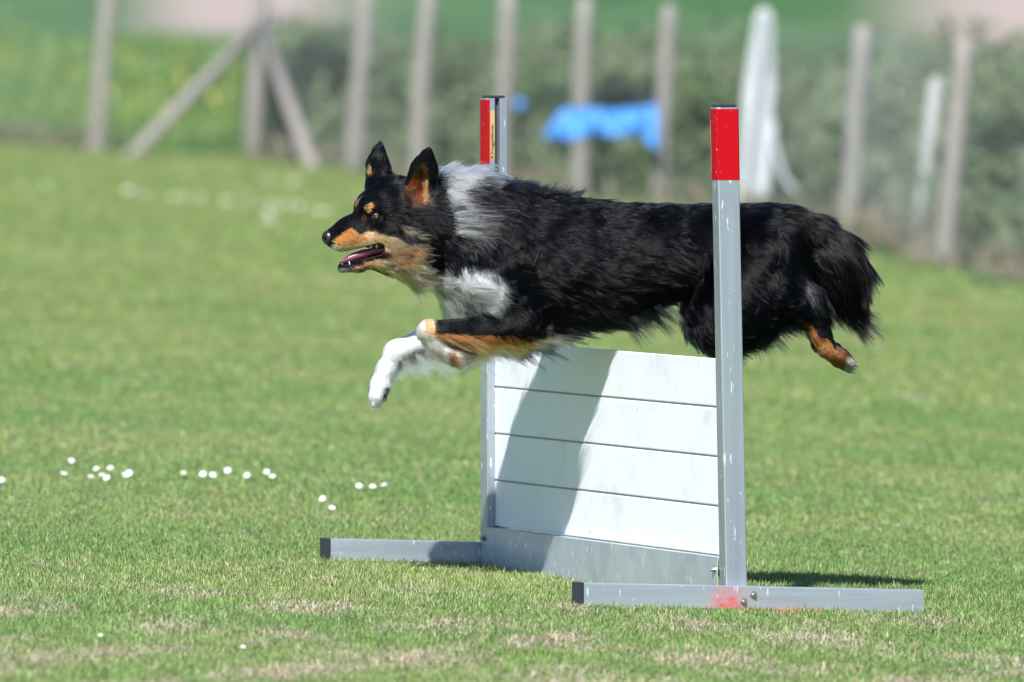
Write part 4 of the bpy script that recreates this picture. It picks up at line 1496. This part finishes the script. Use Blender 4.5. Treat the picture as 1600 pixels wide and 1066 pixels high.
rg_ = np.random.default_rng(77)
def turf_points(y0, y1, dens, scale, pad):
    # the wedge of field in view plus a step to either side
    n = int((y1 - y0) * ((y0 + y1) * .5 * .0945 + 2 * pad) * dens)
    Y = rg_.uniform(y0, y1, n * 2)
    hw_ = Y * .0473 + pad
    X = rg_.uniform(-1, 1, n * 2) * (y1 * .0473 + pad)
    k = np.abs(X) < hw_
    X, Y = X[k][:n], Y[k][:n]
    k = fence_d(X, Y) < .1
    return X[k], Y[k], np.full(k.sum(), scale)
parts = [turf_points(18.2, 26, 1250, 1.0, .55), turf_points(26, 34, 620, 1.25, .7), turf_points(34, 50, 260, 1.8, .9), turf_points(50, 105, 60, 3.0, 1.2)]
X = np.concatenate([p[0] for p in parts]); Y = np.concatenate([p[1] for p in parts]); SC = np.concatenate([p[2] for p in parts])
Z = ground(X, Y)
PP = np.stack([X, Y, np.zeros_like(X)], 1)
n = len(X)
big = sines(PP, .45, 201, 3); mid = sines(PP, 2.2, 202, 3); fine = sines(PP, 9, 203, 2)
# thin, worn straw patches
near_wear = sm(-Y, -22.6, -20.6)
dryf = sm(mid * .75 + .35 * fine + .25 * big + rg_.normal(size=n) * .22 + .18 * near_wear, .28, .62)
isdry = rg_.random(n) < np.clip(dryf * (.12 + .76 * near_wear) + .03 + .03 * near_wear, 0, .88)
g0 = np.array([.172, .300, .085]); g1 = np.array([.246, .335, .106]); g2 = np.array([.118, .245, .070])
t = np.clip(.5 + .5 * big, 0, 1)[:, None]
colr_ = g0 * (1 - t) + g1 * t
t2 = sm(fine * .6 + mid * .5, .35, .9)[:, None]
colr_ = colr_ * (1 - t2) + g2 * t2
far = sm(Y, 26, 48)[:, None]
colr_ = colr_ * (1 - far) + (colr_ * np.array([1.10, 1.0, 1.0])) * far
colr_[isdry] = np.array([.50, .43, .31])
colr_ *= rg_.uniform(.78, 1.22, n)[:, None]
# red paint overspray on the blades by the near foot
rpx = nfn(nth, 0.0, 0)
rd = (np.abs(X - (rpx.x + .045)) < .085 + rg_.normal(size=n) * .02) & (np.abs(Y - (rpx.y - .02)) < .05)
colr_[rd & (rg_.random(n) < .9)] = np.array([.62, .09, .035])
# no blades through the hurdle's bars
def along(a, b_, wdt):
    ax, ay = b_[0] - a[0], b_[1] - a[1]
    tt = np.clip(((X - a[0]) * ax + (Y - a[1]) * ay) / (ax * ax + ay * ay), 0, 1)
    return np.hypot(X - a[0] - tt * ax, Y - a[1] - tt * ay) < wdt
kill = np.zeros(n, bool)
for fn_f, l0, l1, th_ in ((nfn, -.395, .352, nth), (ffn, -.36, .375, fth)):
    kill |= along(fn_f(th_ / 2, l0, 0), fn_f(th_ / 2, l1, 0), .042)
kill |= along(HP(0, .01, 0), HP(WID, .01, 0), .040)
X, Y, Z, SC, isdry, colr_ = [q[~kill] for q in (X, Y, Z, SC, isdry, colr_)]
n = len(X)
me = bpy.data.meshes.new('grass')
me.vertices.add(n)
me.vertices.foreach_set('co', np.stack([X, Y, Z], 1).astype(np.float32).ravel())
def attr(nm, ty, key, val):
    a = me.attributes.new(nm, ty, 'POINT'); a.data.foreach_set(key, val)
attr('rot', 'FLOAT_VECTOR', 'vector', np.stack([rg_.normal(size=n) * .08, rg_.normal(size=n) * .08, rg_.uniform(0, 6.283, n)], 1).astype(np.float32).ravel())
hs = SC * rg_.uniform(.75, 1.25, n)
lowz = np.where(SC > 1, 1 / SC ** .75, 1.0)
attr('scl', 'FLOAT_VECTOR', 'vector', np.stack([hs, hs, hs * lowz * np.where(isdry, .75, 1)], 1).astype(np.float32).ravel())
attr('pick', 'INT', 'value', np.where(isdry, rg_.integers(4, 6, n), rg_.integers(0, 4, n)).astype(np.int32))
attr('tint', 'FLOAT_COLOR', 'color', np.concatenate([colr_, np.ones((n, 1))], 1).astype(np.float32).ravel())
grass = bpy.data.objects.new('grass', me)
COL.objects.link(grass)
tag(grass, 'short mown green grass with worn straw patches', 'grass', kind='stuff')
ng = bpy.data.node_groups.new('turf', 'GeometryNodeTree')
ng.interface.new_socket('Geometry', in_out='INPUT', socket_type='NodeSocketGeometry')
ng.interface.new_socket('Geometry', in_out='OUTPUT', socket_type='NodeSocketGeometry')
gi_ = ng.nodes.new('NodeGroupInput'); go_ = ng.nodes.new('NodeGroupOutput')
ip = ng.nodes.new('GeometryNodeInstanceOnPoints')
ci = ng.nodes.new('GeometryNodeCollectionInfo')
ci.inputs['Collection'].default_value = tufts
ci.inputs['Separate Children'].default_value = True
ci.inputs['Reset Children'].default_value = True
def named(nm, ty):
    q = ng.nodes.new('GeometryNodeInputNamedAttribute'); q.data_type = ty; q.inputs['Name'].default_value = nm
    return q.outputs['Attribute']
ng.links.new(gi_.outputs[0], ip.inputs['Points'])
ng.links.new(ci.outputs[0], ip.inputs['Instance'])
ip.inputs['Pick Instance'].default_value = True
ng.links.new(named('pick', 'INT'), ip.inputs['Instance Index'])
er = ng.nodes.new('FunctionNodeEulerToRotation')
ng.links.new(named('rot', 'FLOAT_VECTOR'), er.inputs[0])
ng.links.new(er.outputs[0], ip.inputs['Rotation'])
ng.links.new(named('scl', 'FLOAT_VECTOR'), ip.inputs['Scale'])
ng.links.new(ip.outputs[0], go_.inputs[0])
md = grass.modifiers.new('turf', 'NODES'); md.node_group = ng

# ------------------------------------------------------------------ daisies
M['petal'] = mat('white_petal', (.80, .80, .80), .6)
M['disc'] = mat('yellow_disc', (.65, .42, .03), .7)
M['dstem'] = mat('daisy_stem', (.10, .17, .05), .7)
def daisy_meshes():
    V, F = [], []
    n = 15
    for k in range(n):
        a = 2 * math.pi * k / n
        n0 = len(V)
        for rr_, ww, zz in ((.003, .0010, 0), (.008, .0020, .0012), (.0125, .0004, .0006)):
            for s in (-1, 1):
                V.append((rr_ * math.cos(a) - s * ww * math.sin(a), rr_ * math.sin(a) + s * ww * math.cos(a), zz + .0003 * (k % 2)))
        F += [(n0, n0 + 1, n0 + 3, n0 + 2), (n0 + 2, n0 + 3, n0 + 5, n0 + 4)]
    p = bpy.data.meshes.new('petals'); p.from_pydata(V, [], F); p.materials.append(M['petal'])
    bm = bmesh.new(); bmesh.ops.create_icosphere(bm, subdivisions=2, radius=.0038)
    for v in bm.verts: v.co.z = v.co.z * .55 + .0008
    c = bpy.data.meshes.new('flower_centre'); bm.to_mesh(c); bm.free(); c.materials.append(M['disc'])
    V, F = tube([(0, .004, -.030), (0, .001, -.012), (0, 0, 0)], [.0008, .0007, .0007], 6)
    s = bpy.data.meshes.new('stem'); s.from_pydata([tuple(v) for v in V], [], F); s.materials.append(M['dstem'])
    return p, c, s
DM = daisy_meshes()
def daisy(px_, py_, lab, group, size=1.0):
    p = pixground(px_, py_ + 10 * size * .6)
    hgt = .026 * size + .004
    e = empty('daisy', (p.x, p.y, p.z + hgt))
    e.rotation_euler = (random.uniform(.3, .95), random.uniform(-.3, .3), random.uniform(-.4, .4))
    e.scale = (size,) * 3
    tag(e, lab, 'daisy', group)
    for nm, m_ in zip(('petals', 'flower_centre', 'stem'), DM):
        o = bpy.data.objects.new(nm, m_); COL.objects.link(o); o.parent = e
near_d = [(258, 185), (388, 165), (410, 190), (430, 203), (366, 195), (445, 162), (520, 183), (507, 191), (288, 130), (740, 180), (818, 187), (858, 190),
          (918, 172), (995, 192), (1075, 175), (1097, 196), (1447, 235), (1502, 237), (1548, 230), (1300, 288), (1338, 325), (405, 835), (5, 212), (980, 882)]
nl = ['leftmost daisy of the row left of the hurdle, standing alone', 'daisy at the top left of the leftmost daisy cluster', 'large daisy low in the middle of the leftmost daisy cluster', 'daisy at the bottom of the leftmost daisy cluster',
      'faint daisy at the left edge of the leftmost daisy cluster', 'daisy at the top right of the leftmost daisy cluster', 'right flower of the daisy pair ending the leftmost cluster', 'left flower of the daisy pair ending the leftmost cluster',
      'small pale daisy above the leftmost row, further back', 'faint daisy starting the middle daisy row', 'daisy left of the big one in the middle row', 'biggest daisy of the middle daisy row',
      'daisy standing highest in the middle daisy row', 'lone daisy in the right half of the middle row', 'faint upper daisy of the pair ending the middle row', 'bright lower daisy of the pair ending the middle row',
      'left daisy of the trio nearest the hurdle', 'middle daisy of the trio nearest the hurdle', 'right daisy of the trio nearest the hurdle', 'upper daisy of the pair below the trio',
      'lower daisy of the pair below the trio, above the far foot bar', 'tiny daisy alone in the left foreground', 'daisy cut by the left edge of the photo', 'tiny pale daisy in the foreground below the far foot bar']
for (dx, dy_), lab in zip(near_d, nl):
    small = lab.startswith('tiny')
    daisy(dx / 2.58, 680 + dy_ / 2.58 - 2, lab, 'daisies in the grass left of the hurdle', .36 if small else (.62 if 'faint' in lab or 'pale' in lab else .70))
far_d = [(210, 820), (80, 820), (560, 850), (600, 850), (655, 865), (770, 880), (800, 880), (890, 890), (1000, 900), (1050, 905), (1100, 905), (1150, 915), (1200, 920), (1240, 925),
         (1290, 915), (1330, 925), (1200, 950), (1180, 990), (1220, 990), (1440, 950), (1400, 940), (835, 770), (1185, 800), (1300, 805), (1330, 800)]
for dx, dy_ in far_d:
    for k in range(2):
        daisy(dx / 2.857 + random.gauss(0, 5), dy_ / 2.857 + random.gauss(0, 2), 'blurred white daisy in the far drift at left, beyond the dog\'s nose', 'far drift of daisies', random.uniform(.75, 1.0))
